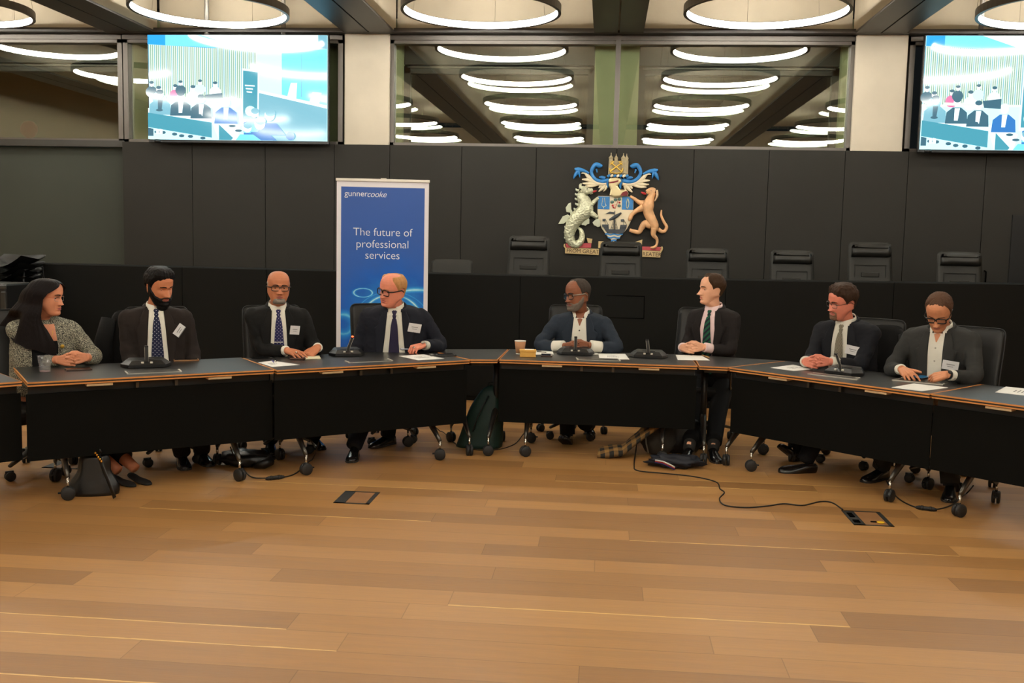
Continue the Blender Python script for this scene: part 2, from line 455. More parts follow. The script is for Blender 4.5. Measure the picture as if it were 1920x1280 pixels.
G = [[(x, dais_y(x)+.022, .0) for x in xs], [(x, dais_y(x)+.022, dais_z(x)-.004) for x in xs], [(x, dais_y(x)+.45, dais_z(x)-.004) for x in xs], [(x, dais_y(x)+.45, dais_z(x)-.05) for x in xs], [(x, dais_y(x)+.06, dais_z(x)-.05) for x in xs], [(x, dais_y(x)+.06, .0) for x in xs]]
b.grid(np.array(G), 0, False); b.build('counter_top', M_DAIS, dais)
# access flap outlined in the middle of the front
p0 = on_dais(1115, 553); p1 = on_dais(1207, 597)
b = MB(); x0, x1, z1, z0 = p0[0], p1[0], p0[2], p1[2]; t = .006; yy = dais_y((x0+x1)/2)+.004
for c, d in ((((x0+x1)/2, yy, z1), (x1-x0, .012, t)), (((x0+x1)/2, yy, z0), (x1-x0, .012, t)), ((x0, yy, (z0+z1)/2), (t, .012, z1-z0)), ((x1, yy, (z0+z1)/2), (t, .012, z1-z0))): b.box(c, d)
b.build('access_flap', M_GAP, dais)
b = MB(); b.prism([(XD0+.1, 10.6)]+[(x, dais_y(x)+.46) for x in np.linspace(XD0+.1, 6.2, 14)]+[(6.2, 12.1), (XD0+.1, 12.1)], 0, .34)
struct(b.build('floor_dais_platform', M_DAIS))
# ------------------------------------------------------------------ folding conference tables
M_TOP = mat('black linoleum top', rgb(30, 30, 29), rough=.34, spec=.85, noise=(6, .05))
M_PLY = mat('oiled plywood edge', rgb(206, 138, 72), rough=.5, noise=(18, .12))
M_PLYD = mat('dark edge core', rgb(42, 40, 34), rough=.55)
M_BLK = mat('black powder coat', rgb(22, 22, 22), rough=.5)
M_SKIRT = mat('black fabric modesty panel', rgb(17, 17, 15), rough=.9, spec=.08, noise=(5, .05))
M_ALU = mat('polished grey aluminium', rgb(92, 89, 84), rough=.3, metal=.9)
M_CHROME = mat('chrome', rgb(200, 196, 188), rough=.15, metal=1.)
M_RUBBER = mat('black caster plastic', rgb(30, 30, 30), rough=.55)
M_PALE = mat('pale wood latch', rgb(196, 168, 128), rough=.6)
ZT = .735


def slab(poly, name, root):
    """table top of laminated edge: wood, dark core, wood, under a black top"""
    P = np.array(poly, float); c = P.mean(0)
    def inset(d):
        n = len(P); out = []
        for i in range(n):
            a, b, e = P[i-1], P[i], P[(i+1) % n]
            u = (b-a)/np.linalg.norm(b-a); v = (e-b)/np.linalg.norm(e-b)
            nu = np.array([-u[1], u[0]]); nv = np.array([-v[1], v[0]])
            k = 1/(1+nu@nv); out.append(b+(nu+nv)*k*d)
        return out
    i0, i1, i2 = inset(0.), inset(.003), inset(.006)
    b = MB()
    b.prism(i1, ZT-.0275, ZT-.019, mi=1); b.prism(inset(.004), ZT-.019, ZT-.0095, mi=2); b.prism(i0, ZT-.0095, ZT-.0008, mi=1)
    b.prism(i2, ZT-.001, ZT, mi=0)
    return b.build(name, [M_TOP, M_PLY, M_PLYD], root, weld=0)


def caster(root, p, rz, sub=True, r=.041, name='caster', brake=False):
    """twin wheel caster standing on the floor under p"""
    R = rot(0, 0, math.degrees(rz)); b = MB(); Rx = R@rot(0, 90, 0)
    for s in (-1, 1):
        b.lathe([(r*.55, -.009), (r*.96, -.009), (r, -.004), (r, .006), (r*.85, .010), (r*.3, .012)], np.array(p)+R@np.array([s*.0145, 0, r]), 20, Rx@(np.diag([1, 1, s]) if s < 0 else np.eye(3)))
    b.box(np.array(p)+R@np.array([0, .004, r+.018]), (.012, .05, .034), R)
    if brake: b.box(np.array(p)+R@np.array([0, .045, r+.006]), (.022, .022, .008), R)
    c = b.build(name, M_RUBBER, root)
    if sub:
        b = MB(); b.tube([np.array(p)+(0, 0, r*1.5), np.array(p)+(0, 0, .138)], .0085, 10); b.build('caster_stem', M_CHROME, c)
    return c


random.seed(4)
def tleg(root, x, y0=.02, y1=.55, zc=.69, ap=.31):
    """T leg: black column and a splayed pair of polished arms on casters"""
    ym = (y0+y1)/2
    b = MB(); b.tube([(x, ym, ap-.03), (x, ym, zc)], .024, 14); leg = b.build('leg', M_BLK, root)
    b = MB()
    for ye in (y0, y1):
        ts = np.linspace(0, 1, 7)
        P = [(x, ym+(ye-ym)*t, ap-(ap-.137)*t**1.15) for t in ts]
        b.tube(P, [lerp(.038, .018, t) for t in ts], 10, sq=(1.0, .72))
    b.ell((x, ym, ap), (.026, .03, .032))
    b.build('foot', M_ALU, leg)
    for ye in (y0, y1): caster(leg, (x, ye, 0), random.uniform(0, 6.28), brake=random.random() < .4)
    return leg


TAB = {}
def table(key, o, deg, Ln, label, D=.74, legs=(.21, None)):
    a = math.radians(deg)
    root = empty('conference_table', (o[0], o[1], 0), a, label, 'table', 'black conference tables set in an arc')
    slab([(0, 0), (Ln, 0), (Ln, D), (0, D)], 'table_top', root)
    b = MB(); b.bbox((Ln/2, .05, .455), (Ln+.006, .012, .405), .003); b.build('modesty_panel', M_SKIRT, root)
    b = MB(); b.box((Ln/2, .085, .678), (Ln-.02, .02, .058)); b.box((Ln/2, D-.11, .689), (Ln-.30, .03, .036)); b.build('under_frame', M_BLK, root)
    for x in (Ln*.27, Ln*.76):
        b = MB(); b.box((x, .058, .697), (.15, .10, .013)); b.build('latch', M_PALE, root)
    for x in (.42*Ln, .58*Ln):
        b = MB(); b.box((x, .046, .678), (.018, .02, .034)); b.build('panel_clip', M_ALU, root)
    for x in (.21, Ln-.23): tleg(root, x)
    TAB[key] = (np.array(o, float), a)
    return root


table('T1', (-3.355, 5.505), 37.3, 1.49, 'black table in front of the woman in the tweed jacket')
table('T2', (-2.143, 6.384), 37.6, 1.475, 'black table in front of the bald man and the man in thick glasses')
table('T3', (-.765, 7.374), -.3, 1.468, 'black table under the paper cup and the yellow box')
table('T4', (.930, 7.335), -43.0, 1.499, 'black table in front of the two rightmost seated men')
table('T5', (2.036, 6.312), -43.0, 1.49, 'black table cut off by the right frame edge with a blue sheen')
a0 = math.radians(48); table('T0', (-3.408-1.48*math.cos(a0), 5.545-1.48*math.sin(a0)), 48, 1.48, 'black table cut off by the left frame edge beside the plastic cup')
def wedge(key, poly, label, feet):
    o = poly[0]; root = empty('corner_table', (o[0], o[1], 0), 0, label, 'table', 'wedge tables between the straight tables')
    slab([(p[0]-o[0], p[1]-o[1]) for p in poly], 'table_top', root)
    for (x0, y0), (x1, y1) in feet:
        x0, y0, x1, y1 = x0-o[0], y0-o[1], x1-o[0], y1-o[1]
        xm, ym = (x0+x1)/2, (y0+y1)/2
        b = MB(); b.tube([(xm, ym, .28), (xm, ym, .70)], .024, 14); leg = b.build('leg', M_BLK, root)
        b = MB()
        for xe, ye in ((x0, y0), (x1, y1)):
            ts = np.linspace(0, 1, 7); b.tube([(lerp(xm, xe, t), lerp(ym, ye, t), .31-.173*t**1.15) for t in ts], [lerp(.038, .018, t) for t in ts], 10, sq=(1, .72))
        b.ell((xm, ym, .31), (.026, .03, .032)); b.build('foot', M_ALU, leg)
        for xe, ye in ((x0, y0), (x1, y1)): caster(leg, (xe, ye, 0), random.uniform(0, 6.28))
    b = MB(); q = [(np.array(p)-np.array(poly).mean(0))*.8+np.array(poly).mean(0)-np.array(o) for p in poly]; b.prism(q, .68, .705); b.build('under_frame', M_BLK, root)
    return root
wedge('W1', [(-.975, 7.318), (-.777, 7.366), (-.769, 8.115), (-1.425, 7.905)], 'black wedge table with an empty top left of the paper cup', [((-.975, 7.35), (-1.19, 7.83)), ((-.835, 7.365), (-.79, 7.95))])
wedge('W2', [(.715, 7.372), (.918, 7.348), (1.425, 7.885), (.73, 8.11)], 'black wedge table under the elbow of the man with the striped tie', [((.775, 7.37), (.80, 7.93)), ((.94, 7.37), (1.28, 7.82))])

# ------------------------------------------------------------------ swivel chairs
M_LEATH = mat('black leather', rgb(30, 29, 27), rough=.48, spec=.4, bump=(90, .05))
M_LEATHD = mat('charcoal leather of the dais chairs', rgb(42, 41, 37), rough=.55, spec=.35, bump=(90, .05))
M_CUSH = mat('headrest leather', rgb(36, 35, 32), rough=.45, spec=.4)


def back_grid(w0, w1, h, z0, y0, lean, thick, nx=13, nz=15, cr=.045, pw=10):
    """upholstered back: rounded corners, slightly curved; returns front and rear grids"""
    G = []; Bk = []
    nz = 22; TT = list(np.linspace(0, .90, 11))+list(1-cr/h*np.array([1.2, 1, .8, .62, .46, .32, .2, .11, .05, .015, 0]))
    for i in range(nz):
        t = TT[i]; z = z0+h*t; w = lerp(w0, w1, t)
        d = h*(1-t); 
        if d < cr: w -= (cr-math.sqrt(max(cr*cr-(cr-d)**2, 0)))
        rowf = []; rowb = []
        for j in range(nx):
            s = (j/(nx-1)*2-1); x = s*w
            y = y0+lean*t+.035*math.sin(math.pi*min(t*1.4, 1))*(-.5)-.022*s*s
            e = max(0, 1-abs(s)**6)*max(0, 1-abs(2*t-1)**pw)
            rowf.append((x, y-thick/2*e, z)); rowb.append((x, y+thick/2*e, z))
        G.append(rowf); Bk.append(rowb)
    return G, Bk


def make_chair(headrest=False, m=None, h=.62, w=(.235, .225), dais=False):
    m = m or M_LEATH
    root = empty('dais_chair' if dais else 'swivel_chair')
    z0 = .46
    G, Bk = back_grid(w[0], w[1], h, z0, .20, .12, .055)
    b = MB(); b.grid(G); b.grid(Bk); bo = b.build('backrest', m, root, weld=1e-4)
    if dais:
        f = MB(); yb = lambda z: .20+.12*(z-z0)/h+.0
        fr = .012
        for (x0, x1, za, zb) in ((-.16, .16, z0+.42*h, z0+.72*h),):
            for c, d in ((((x0+x1)/2, za), (x1-x0, .006)), (((x0+x1)/2, zb), (x1-x0, .006)), ((x0, (za+zb)/2), (.006, zb-za)), ((x1, (za+zb)/2), (.006, zb-za))):
                f.box((c[0], yb(c[1])-.040, c[1]), (d[0], .012, d[1]))
        f.bbox((0, yb(z0+.60*h)-.040, z0+.60*h), (.19, .022, .048), .008)
        f.build('back_seam', m, bo)
    else:
        f = MB(); yb = lambda z: .20+.12*(z-z0)/h
        for z in (.62, .70, .78): f.box((0, yb(z)-.040, z), (.30, .010, .006))
        f.bbox((0, yb(.88)-.040, .88), (.14, .016, .07), .012)
        f.build('back_seam', m, bo)
        pts = [Bk[i][0] for i in range(0, 22)]+[Bk[21][j] for j in range(1, 12)]+[Bk[i][12] for i in range(21, -1, -1)]
        e = MB(); e.tube([np.array(p)+(0, -.012, 0) for p in pts], .0045, 6); e.build('piping', M_BLK, bo)
    b = MB(); S = []
    for i in range(11):
        t = i/10; y = lerp(-.27, .22, t); row = []
        for j in range(13):
            s = j/12*2-1; row.append((s*.235*(1-.06*abs(2*t-1)**4), y, .475-.02*s*s-.03*max(0, .25-t)*4*max(0, .25-t)*4-.012*math.sin(t*3.1)))
        S.append(row)
    b.grid(S); b.grid([[(x*.98, y, z-.075) for x, y, z in r] for r in S])
    for r_, in ((0,), (-1,)): b.grid([S[r_], [(x*.98, y, z-.075) for x, y, z in S[r_]]])
    for c_ in (0, -1): b.grid([[r[c_] for r in S], [(r[c_][0]*.98, r[c_][1], r[c_][2]-.075) for r in S]])
    b.build('seat', m, root, weld=1e-4)
    for s in (-1, 1):
        b = MB(); q = [(s*.255, .20, .45), (s*.275, .10, .44), (s*.275, -.15, .46), (s*.275, -.20, .50), (s*.275, -.20, .60), (s*.275, -.16, .645), (s*.275, .16, .655)]
        b.tube(q, .011, 8, sq=(1.6, .8)); ar = b.build('armrest', M_ALU, root)
        b = MB(); b.bbox((s*.275, -.02, .665), (.052, .27, .018), .007); b.build('arm_pad', M_BLK, ar)
    b = MB(); b.tube([(0, 0, .12), (0, 0, .40)], [.034, .026], 14); b.box((0, 0, .395), (.2, .24, .03)); b.build('column', M_BLK, root)
    b = MB()
    for k in range(5):
        a = 2*math.pi*k/5+.3; d = np.array([math.cos(a), math.sin(a), 0])
        b.tube([d*.02+(0, 0, .145), d*.16+(0, 0, .125), d*.285+(0, 0, .098)], [.026, .021, .014], 8, sq=(.8, 1))
    b.lathe([(.045, .10), (.05, .12), (.045, .165), (.03, .175)], n=16)
    bs = b.build('base', M_ALU, root)
    for k in range(5):
        a = 2*math.pi*k/5+.3; caster(root, (.285*math.cos(a), .285*math.sin(a), 0), a+k*1.3, sub=False, r=.032)
    if headrest:
        zc = z0+h-.075; G, Bk = back_grid(.205, .20, .135, zc-.075, .262, .02, .075, cr=.04, pw=3)
        b = MB(); b.grid(G); b.grid(Bk); b.build('headrest', M_CUSH, root, weld=1e-4)
    return root


# seven tall chairs standing on the dais platform
dl = [((846, 486), False, 'dais chair half hidden behind the blue banner'), ((990, 442), True, 'dais chair with headrest left of the coat of arms'), ((1165, 453), True, 'dais chair with headrest hiding the motto of the coat of arms'), ((1325, 465), True, 'dais chair with headrest just right of the coat of arms'), ((1484, 469), True, 'low dais chair with headrest, second to the right of the coat of arms'), ((1633, 454), True, 'tallest dais chair with headrest standing behind the bearded man with brown hair'), ((1798, 472), True, 'dais chair with headrest at the right end of the counter')]
pa = make_chair(True, M_LEATHD, .82, (.25, .225), True); pb = make_chair(False, M_LEATHD, .70, (.25, .235), True)
used = set()
for i, (p, hr, lb) in enumerate(dl):
    proto = pa if hr else pb
    o = proto if proto not in used else copy_tree(proto); used.add(proto)
    P = pyy(*p, 10.95); yb = 10.95
    top = .46+(.82 if hr else .70)
    o.location = (P[0], yb-.28, .345+(P[2]-.345-top)*0); o.rotation_euler = (0, 0, random.uniform(-.06, .06)-.02)
    o.scale = (1, 1, (P[2]-.345)/top)
    tag(o, lb, 'chair', 'tall dais chairs behind the counter')
# ------------------------------------------------------------------ wall screens
def flat(name, col, es):
    return mat(name, (0, 0, 0), rough=.07, spec=.5, emit=col, es=es)
SCREENM = [flat('screen ' + n, rgb(*c), 1.45) for n, c in (('white', (236, 255, 255)), ('cyan', (120, 214, 250)), ('blue', (50, 160, 235)), ('pale', (200, 244, 250)), ('teal', (74, 150, 168)), ('slate', (66, 104, 120)),
           ('navy', (58, 120, 186)), ('pink', (222, 116, 160)), ('mint', (214, 236, 214)), ('skin', (235, 236, 232)), ('grey', (120, 176, 192)), ('sage', (120, 158, 140)))]
SW, SCY, SBL, SPA, STE, SSL, SNA, SPI, SMI, SSK, SGR, SSA = range(12)


def make_screen(name, tl, br, label, shift=0.):
    P0 = pyy(*tl, 11.95); P1 = pyy(*br, 11.95); W = P1[0]-P0[0]; Hh = P0[2]-P1[2]
    root = empty('wall_screen', (P0[0]+W/2, 11.95, P1[2]), 0, label, 'screen', 'wall screens in front of the windows')
    b = MB(); b.bbox((0, .035, Hh/2-.012), (W+.03, .05, Hh+.05), .006); b.build('casing', mat('black screen casing', rgb(24, 24, 25), rough=.3), root)
    S = MB(); lay = [0]
    def poly(pts, m):
        lay[0] += 1; y = .0095-.0003*lay[0]
        S.add([((u-.5)*W, y, (1-v)*Hh) for u, v in pts], [tuple(range(len(pts)))], m)
    def ov(u, v, a, c, m, n=14): poly([(u+a*math.cos(6.2832*k/n), v+c*math.sin(6.2832*k/n)) for k in range(n)], m)
    poly([(0, 0), (1, 0), (1, 1), (0, 1)], SPA)
    poly([(0, .09), (.61, .135), (.61, .62), (0, .62)], SMI)
    for k in range(56):                                     # the slatted wall on the screen
        u = .61*k/56; t = .09+.045*k/56
        poly([(u, t), (u+.0048, t), (u+.0048, .60), (u, .60)], SSA if k % 3 else SGR)
    poly([(0, 0), (.45, 0), (.38, .125), (0, .09)], SBL); poly([(.1, 0), (.62, 0), (.62, .135), (.1, .10)], SCY); poly([(.3, 0), (.95, 0), (.95, .12), (.5, .11)], SW)
    poly([(.95, 0), (1, 0), (1, .13), (.95, .12)], SGR); poly([(.61, .13), (.75, .13), (.75, .56), (.61, .52)], SPA)
    poly([(.75, .14), (1, .13), (1, .68), (.75, .56)], SCY); poly([(.86, .14), (.8605, .14), (.8605, .58), (.857, .58)], SGR)
    poly([(.62, .52), (1, .66), (1, .69), (.62, .545)], SW); poly([(.62, .545), (1, .69), (1, 1), (.7, 1), (.62, .8)], SGR)
    poly([(.80, .45), (.835, .45), (.83, .60), (.78, .58)], SW); poly([(.92, .535), (.97, .54), (.955, .66), (.90, .64)], SPA)
    poly([(.528, .315), (.625, .33), (.62, .83), (.525, .83)], SW); poly([(.535, .335), (.617, .35), (.613, .80), (.533, .80)], STE)
    for k, (u0, u1) in enumerate(((.545, .60), (.55, .59), (.555, .585))): poly([(u0, .47+.03*k), (u1, .475+.03*k), (u1, .487+.03*k), (u0, .482+.03*k)], SW)
    ov(.575, .72, .03, .05, SPA)
    for u, v, s, m in ((.02, .47, 1, SSL), (.06, .52, 1.1, SGR), (.155, .50, 1, SPI), (.185, .46, .9, SSL), (.255, .51, 1.1, SW), (.295, .45, .9, SPA), (.38, .47, 1, SW)):   # the audience behind
        ov(u, v+.075*s, .034*s, .055*s, m); ov(u, v, .013*s, .026*s, SSK); ov(u, v-.016*s, .013*s, .014*s, SSL)
    poly([(.11, .585), (.36, .60), (.36, .62), (.11, .61)], SMI); poly([(.32, .57), (.42, .55), (.42, .64), (.33, .63)], SSL)
    poly([(0, .70), (.36, .78), (.52, .86), (.5, 1), (.40, 1), (.36, .83), (0, .745)], SW)
    for u, v, s, m in ((.068, .57, 1.15, SGR), (.185, .585, 1.1, SSL), (.30, .61, 1.1, SSL), (.44, .64, 1.2, SNA)):    # the four seated speakers
        poly([(u-.055*s, v+.17*s), (u-.05*s, v+.08*s), (u-.02*s, v+.04*s), (u+.02*s, v+.04*s), (u+.05*s, v+.08*s), (u+.055*s, v+.17*s)], m)
        poly([(u-.012, v+.05), (u+.016, v+.05), (u+.008, v+.16), (u-.012, v+.16)], SW if m != SGR else SSL)
        ov(u, v, .018*s, .036*s, SSK); ov(u, v-.02*s, .018*s, .02*s, SSL if m != SNA else SW)
    for u, v in ((.065, .72), (.285, .765), (.475, .865), (.51, .91)): ov(u, v, .02, .012, SSL)
    poly([(0, .745), (.36, .835), (.36, .98), (0, .885)], STE); poly([(.40, .85), (.48, .98), (.47, 1), (.40, 1)], STE)
    poly([(0, .885), (.36, .98), (.36, 1), (0, 1)], SPA); poly([(0, .89), (.03, .9), (.03, .97), (0, .97)], SSL)
    for u, v in ((.05, .93), (.085, .935), (.15, .95), (.19, .965), (.24, .97), (.31, .985)): ov(u, v, .016, .016, SSL, 7)
    for u in (.045, .066): poly([(u, .90), (u+.016, .905), (u+.016, .95), (u, .95)], SW)
    poly([(.54, .83), (.60, .80), (.58, .96), (.54, .95)], SNA)
    for u, v, s in ((.60, .74, 1.2), (.685, .76, 1.5), (.63, .84, 1.6), (.56, .88, 1.3)):
        poly([(u-.05*s, min(v+.19, 1)), (u-.03*s, v+.05*s), (u+.025*s, v+.05*s), (u+.06*s, min(v+.19, 1))], SNA if s > 1.3 else SCY)
        ov(u, v, .019*s, .037*s, SSK); ov(u+.004, v-.016*s, .019*s, .024*s, SGR)
    ov(.80, .955, .025, .04, SNA)
    b_ = S.build('screen_image', SCREENM, root, weld=0, flip=False)
    for p in b_.data.polygons: pass
    # facing the room: all polygons wound towards -y
    bm = bmesh.new(); bm.from_mesh(b_.data)
    for f in bm.faces:
        if f.normal.y > 0: f.normal_flip()
    bm.to_mesh(b_.data); bm.free()
    for s in (-.19, .24):
        b = MB(); b.tube([(W*s, .125, Hh-.25), (W*s, .125, 5.14-P1[2])], .028, 12); b.box((W*s, .095, Hh-.20), (.10, .07, .10)); b.build('hanging_pole', mat('grey pole', rgb(150, 146, 140), rough=.4, metal=.5), root)
    b = MB(); b.lathe([(.03, -.02), (.045, -.02), (.045, .02), (.03, .02)], (-W/2+.1, .03, -.02), 12); b.build('speaker', mat('black screen casing'), root)
    return root
make_screen('left', (277, 65.5), (613.5, 265), 'wall screen with the whole live picture in view above the panelling')
make_screen('right', (1737, 67), (1737+338, 284), 'wall screen cut off by the right frame edge')

# ------------------------------------------------------------------ blue pull-up banner
def banner_material():
    m = mat('blue banner print', rgb(62, 92, 160), rough=.5, spec=.3); nt, bs = nodes_of(m); N = nt.nodes.new; L = nt.links.new
    tc = N('ShaderNodeTexCoord'); sp = N('ShaderNodeSeparateXYZ'); L(tc.outputs['Object'], sp.inputs[0])
    def mth(op, a, c=None):
        n = N('ShaderNodeMath'); n.operation = op
        for i, v in enumerate((a, c)):
            if v is None: continue
            if isinstance(v, (int, float)): n.inputs[i].default_value = v
            else: L(v, n.inputs[i])
        return n.outputs[0]
    def dist(cx, cz, ax, az):
        dx = mth('DIVIDE', mth('SUBTRACT', sp.outputs['X'], cx), ax); dz = mth('DIVIDE', mth('SUBTRACT', sp.outputs['Z'], cz), az)
        return mth('SQRT', mth('ADD', mth('MULTIPLY', dx, dx), mth('MULTIPLY', dz, dz)))
    def ringg(d, w): return mth('EXPONENT', mth('MULTIPLY', mth('ABSOLUTE', mth('SUBTRACT', d, 1.)), -1./w))
    g = [ringg(dist(.09, .80, .30, .30), .06), mth('MULTIPLY', ringg(dist(.09, .80, .37, .33), .03), .6), mth('MULTIPLY', ringg(dist(-.175, 1.115, .085, .04), .18), .9), mth('MULTIPLY', ringg(dist(.33, 1.05, .26, .10), .30), .85),
         mth('MULTIPLY', ringg(dist(-.36, .82, .10, .09), .5), .7), mth('MULTIPLY', mth('EXPONENT', mth('MULTIPLY', dist(.10, .84, .30, .30), -1.1)), 1.0), mth('MULTIPLY', ringg(dist(.30, .95, .22, .22), .025), .5)]
    s = g[0]
    for v in g[1:]: s = mth('MAXIMUM', s, v)
    nz = N('ShaderNodeTexNoise'); nz.inputs['Scale'].default_value = 9; nz.inputs['Detail'].default_value = 5; L(tc.outputs['Object'], nz.inputs['Vector'])
    s = mth('MULTIPLY', s, mth('ADD', .55, mth('MULTIPLY', nz.outputs['Fac'], .8)))
    r = N('ShaderNodeValToRGB'); e = r.color_ramp.elements
    e[0].position = 0; e[0].color = (*rgb(58, 92, 164), 1); e[1].position = 1; e[1].color = (*rgb(235, 250, 255), 1)
    for p, c in ((.18, (26, 96, 190)), (.45, (40, 140, 220)), (.7, (110, 205, 240))):
        q = e.new(p); q.color = (*rgb(*c), 1)
    # the print is paler at the top
    L(s, r.inputs[0]); L(r.outputs[0], bs.inputs['Base Color'])
    return m


def make_banner():
    A = pyy(631.5, 333, 9.0); B = pyy(804.5, 338.5, 9.12)
    a = math.atan2(B[1]-A[1], B[0]-A[0]); W = math.hypot(B[0]-A[0], B[1]-A[1]); c = (A+B)/2; H_ = c[2]
    root = empty('pull_up_banner', (c[0], c[1], 0), a, 'blue pull-up banner with white lettering behind the seated men', 'banner')
    b = MB(); b.bbox((0, .02, .05), (W+.04, .16, .09), .012); b.build('base', M_ALU, root)
    wm = mat('white banner margin', rgb(226, 222, 226), rough=.5)
    b = MB(); b.box((0, 0, H_/2+.03), (W, .0016, H_-.09)); sh = b.build('sheet', wm, root)
    b = MB(); x0, x1 = -W/2+.040, W/2-.038; zt = H_-.075
    b.add([(x0, -.0016, .1), (x1, -.0016, .1), (x1, -.0016, zt), (x0, -.0016, zt)], [(0, 1, 2, 3)]); b.build('print', banner_material(), sh)
    b = MB(); b.bbox((0, 0, H_-.012), (W+.015, .024, .026), .004); b.box((.005, .0, H_+.004), (.05, .02, .008)); b.build('top_rail', mat('silver rail', rgb(214, 208, 196), rough=.35, metal=.4), root)
    b = MB(); b.tube([(0, .06, .08), (0, .03, H_-.02)], .009, 8); b.build('support_pole', M_ALU, root)
    ink = mat('white print', rgb(236, 238, 242), rough=.5)
    R = rot(90, 0, 0); mpx = W/173.
    def put(name, s, px, py_, size, align, shear=0, off=0., sp=1.):
        return text(name, s, size, ink, sh, mat4(R, ((px-718)*mpx, -.003, H_-(py_-335.5)*mpx)), .0002, align, shear, off, space=sp)
    put('lettering', 'gunner', 646, 368.5, .0765, 'LEFT', 0, -.0004, .98); put('lettering', 'cooke', 687.5, 369.3, .0765, 'LEFT', .28, -.0004, .93)
    for i, (s, yy, sp_) in enumerate((('The future of', 442, .97), ('professional', 464.5, .97), ('services', 485.5, .97))): put('lettering', s, 718, yy, .104, 'CENTER', 0, -.0011, sp_)
    return root
make_banner()

# ------------------------------------------------------------------ painted coat of arms on the panelling
K = 1/5.8167
EY = YW-.004
def ep(cx, cy): return pyy(1030+cx*K, 275+cy*K, EY)
E0 = ep(720, 700); EM = (ep(1220, 700)[0]-ep(220, 700)[0])/1000.
def el(cx, cy, y=0.): return np.array([(cx-720)*EM, -y, (700-cy)*EM])
A_SIL = mat('silver paint', rgb(206, 206, 176), rough=.35, metal=.35, noise=(60, .12)); A_CRM = mat('cream paint', rgb(232, 218, 186), rough=.5)
A_BLU = mat('bright blue paint', rgb(48, 128, 196), rough=.45, noise=(30, .12)); A_BLK = mat('dark slate paint', rgb(54, 60, 66), rough=.45); A_RED = mat('red paint', rgb(186, 40, 44), rough=.45)
A_GLD = mat('gold paint', rgb(226, 184, 74), rough=.3, metal=.4); A_STN = mat('stone grey paint', rgb(164, 150, 118), rough=.6, noise=(40, .15)); A_TAN = mat('tan hound paint', rgb(222, 170, 122), rough=.5, noise=(11, .2))
A_RIB = mat('ribbon paint', rgb(206, 178, 126), rough=.5); A_PNK = mat('ribbon red back', rgb(196, 76, 84), rough=.5, noise=(40, .1)); A_GRN = mat('leaf paint', rgb(92, 122, 112), rough=.5); A_INK = mat('brown lettering', rgb(70, 46, 30), rough=.6)
A_DSIL = mat('scale line silver', rgb(150, 152, 128), rough=.4, metal=.3)
_nt, _b = nodes_of(A_SIL); _v = _nt.nodes.new('ShaderNodeTexVoronoi'); _v.inputs['Scale'].default_value = 48; _v.feature = 'SMOOTH_F1'; _t = _nt.nodes.new('ShaderNodeTexCoord'); _nt.links.new(_t.outputs['Object'], _v.inputs['Vector'])
_p = _nt.nodes.new('ShaderNodeBump'); _p.inputs['Strength'].default_value = .55; _p.inputs['Distance'].default_value = .02; _nt.links.new(_v.outputs['Distance'], _p.inputs['Height']); _nt.links.new(_p.outputs[0], _b.inputs['Normal'])
arms = empty('coat_of_arms', tuple(E0), 0, 'painted relief coat of arms hung on the dark panelling', 'emblem')


def relief(pts, y0, y1, bev=.006, b=None, mi=0):
    """outline in picture units, raised from y0 to y1 with a rounded rim"""
    b = b or MB(); P = [el(x, y) for x, y in pts]; bm = bmesh.new()
    vs = [bm.verts.new((p[0], -y0, p[2])) for p in P]
    f = bm.faces.new(vs)
    r = bmesh.ops.extrude_face_region(bm, geom=[f]); nv = [v for v in r['geom'] if isinstance(v, bmesh.types.BMVert)]
    for v in nv: v.co.y = -y1
    top = [e for e in bm.edges if all(abs(v.co.y+y1) < 1e-6 for v in e.verts)]
    if bev: bmesh.ops.bevel(bm, geom=top, offset=bev, segments=2, affect='EDGES', profile=.6, clamp_overlap=True)
    bm.verts.index_update()
    b.add([tuple(v.co) for v in bm.verts], [[v.index for v in g.verts] for g in bm.faces], mi); bm.free(); return b
def limb(b, pts, y=.02, mi=0, n=10, flatn=.75):
    """tapering rounded bar: pts = (cx, cy, radius)"""
    P = np.array(pts, float); k = len(P); t = np.linspace(0, k-1, (k-1)*5+1); i = np.clip(t.astype(int), 0, k-2); f = t-i
    def cr(c):
        p0, p1, p2, p3 = P[np.maximum(i-1, 0), c], P[i, c], P[i+1, c], P[np.minimum(i+2, k-1), c]
        return .5*((2*p1)+(-p0+p2)*f+(2*p0-5*p1+4*p2-p3)*f*f+(-p0+3*p1-3*p2+p3)*f**3)
    X, Y, Rr = cr(0), cr(1), cr(2)
    b.tube([el(x, q, y) for x, q in zip(X, Y)], [max(r, 1)*EM for r in Rr], n, mi, sq=(1, flatn) , up=(0, 0, 1) if 0 else None)
    return b
def part(b, name, m, parent=arms):
    b.v = [(x, min(y, 0.), z) for x, y, z in b.v]        # the backs lie flat on the board
    return b.build(name, m, parent, weld=0)


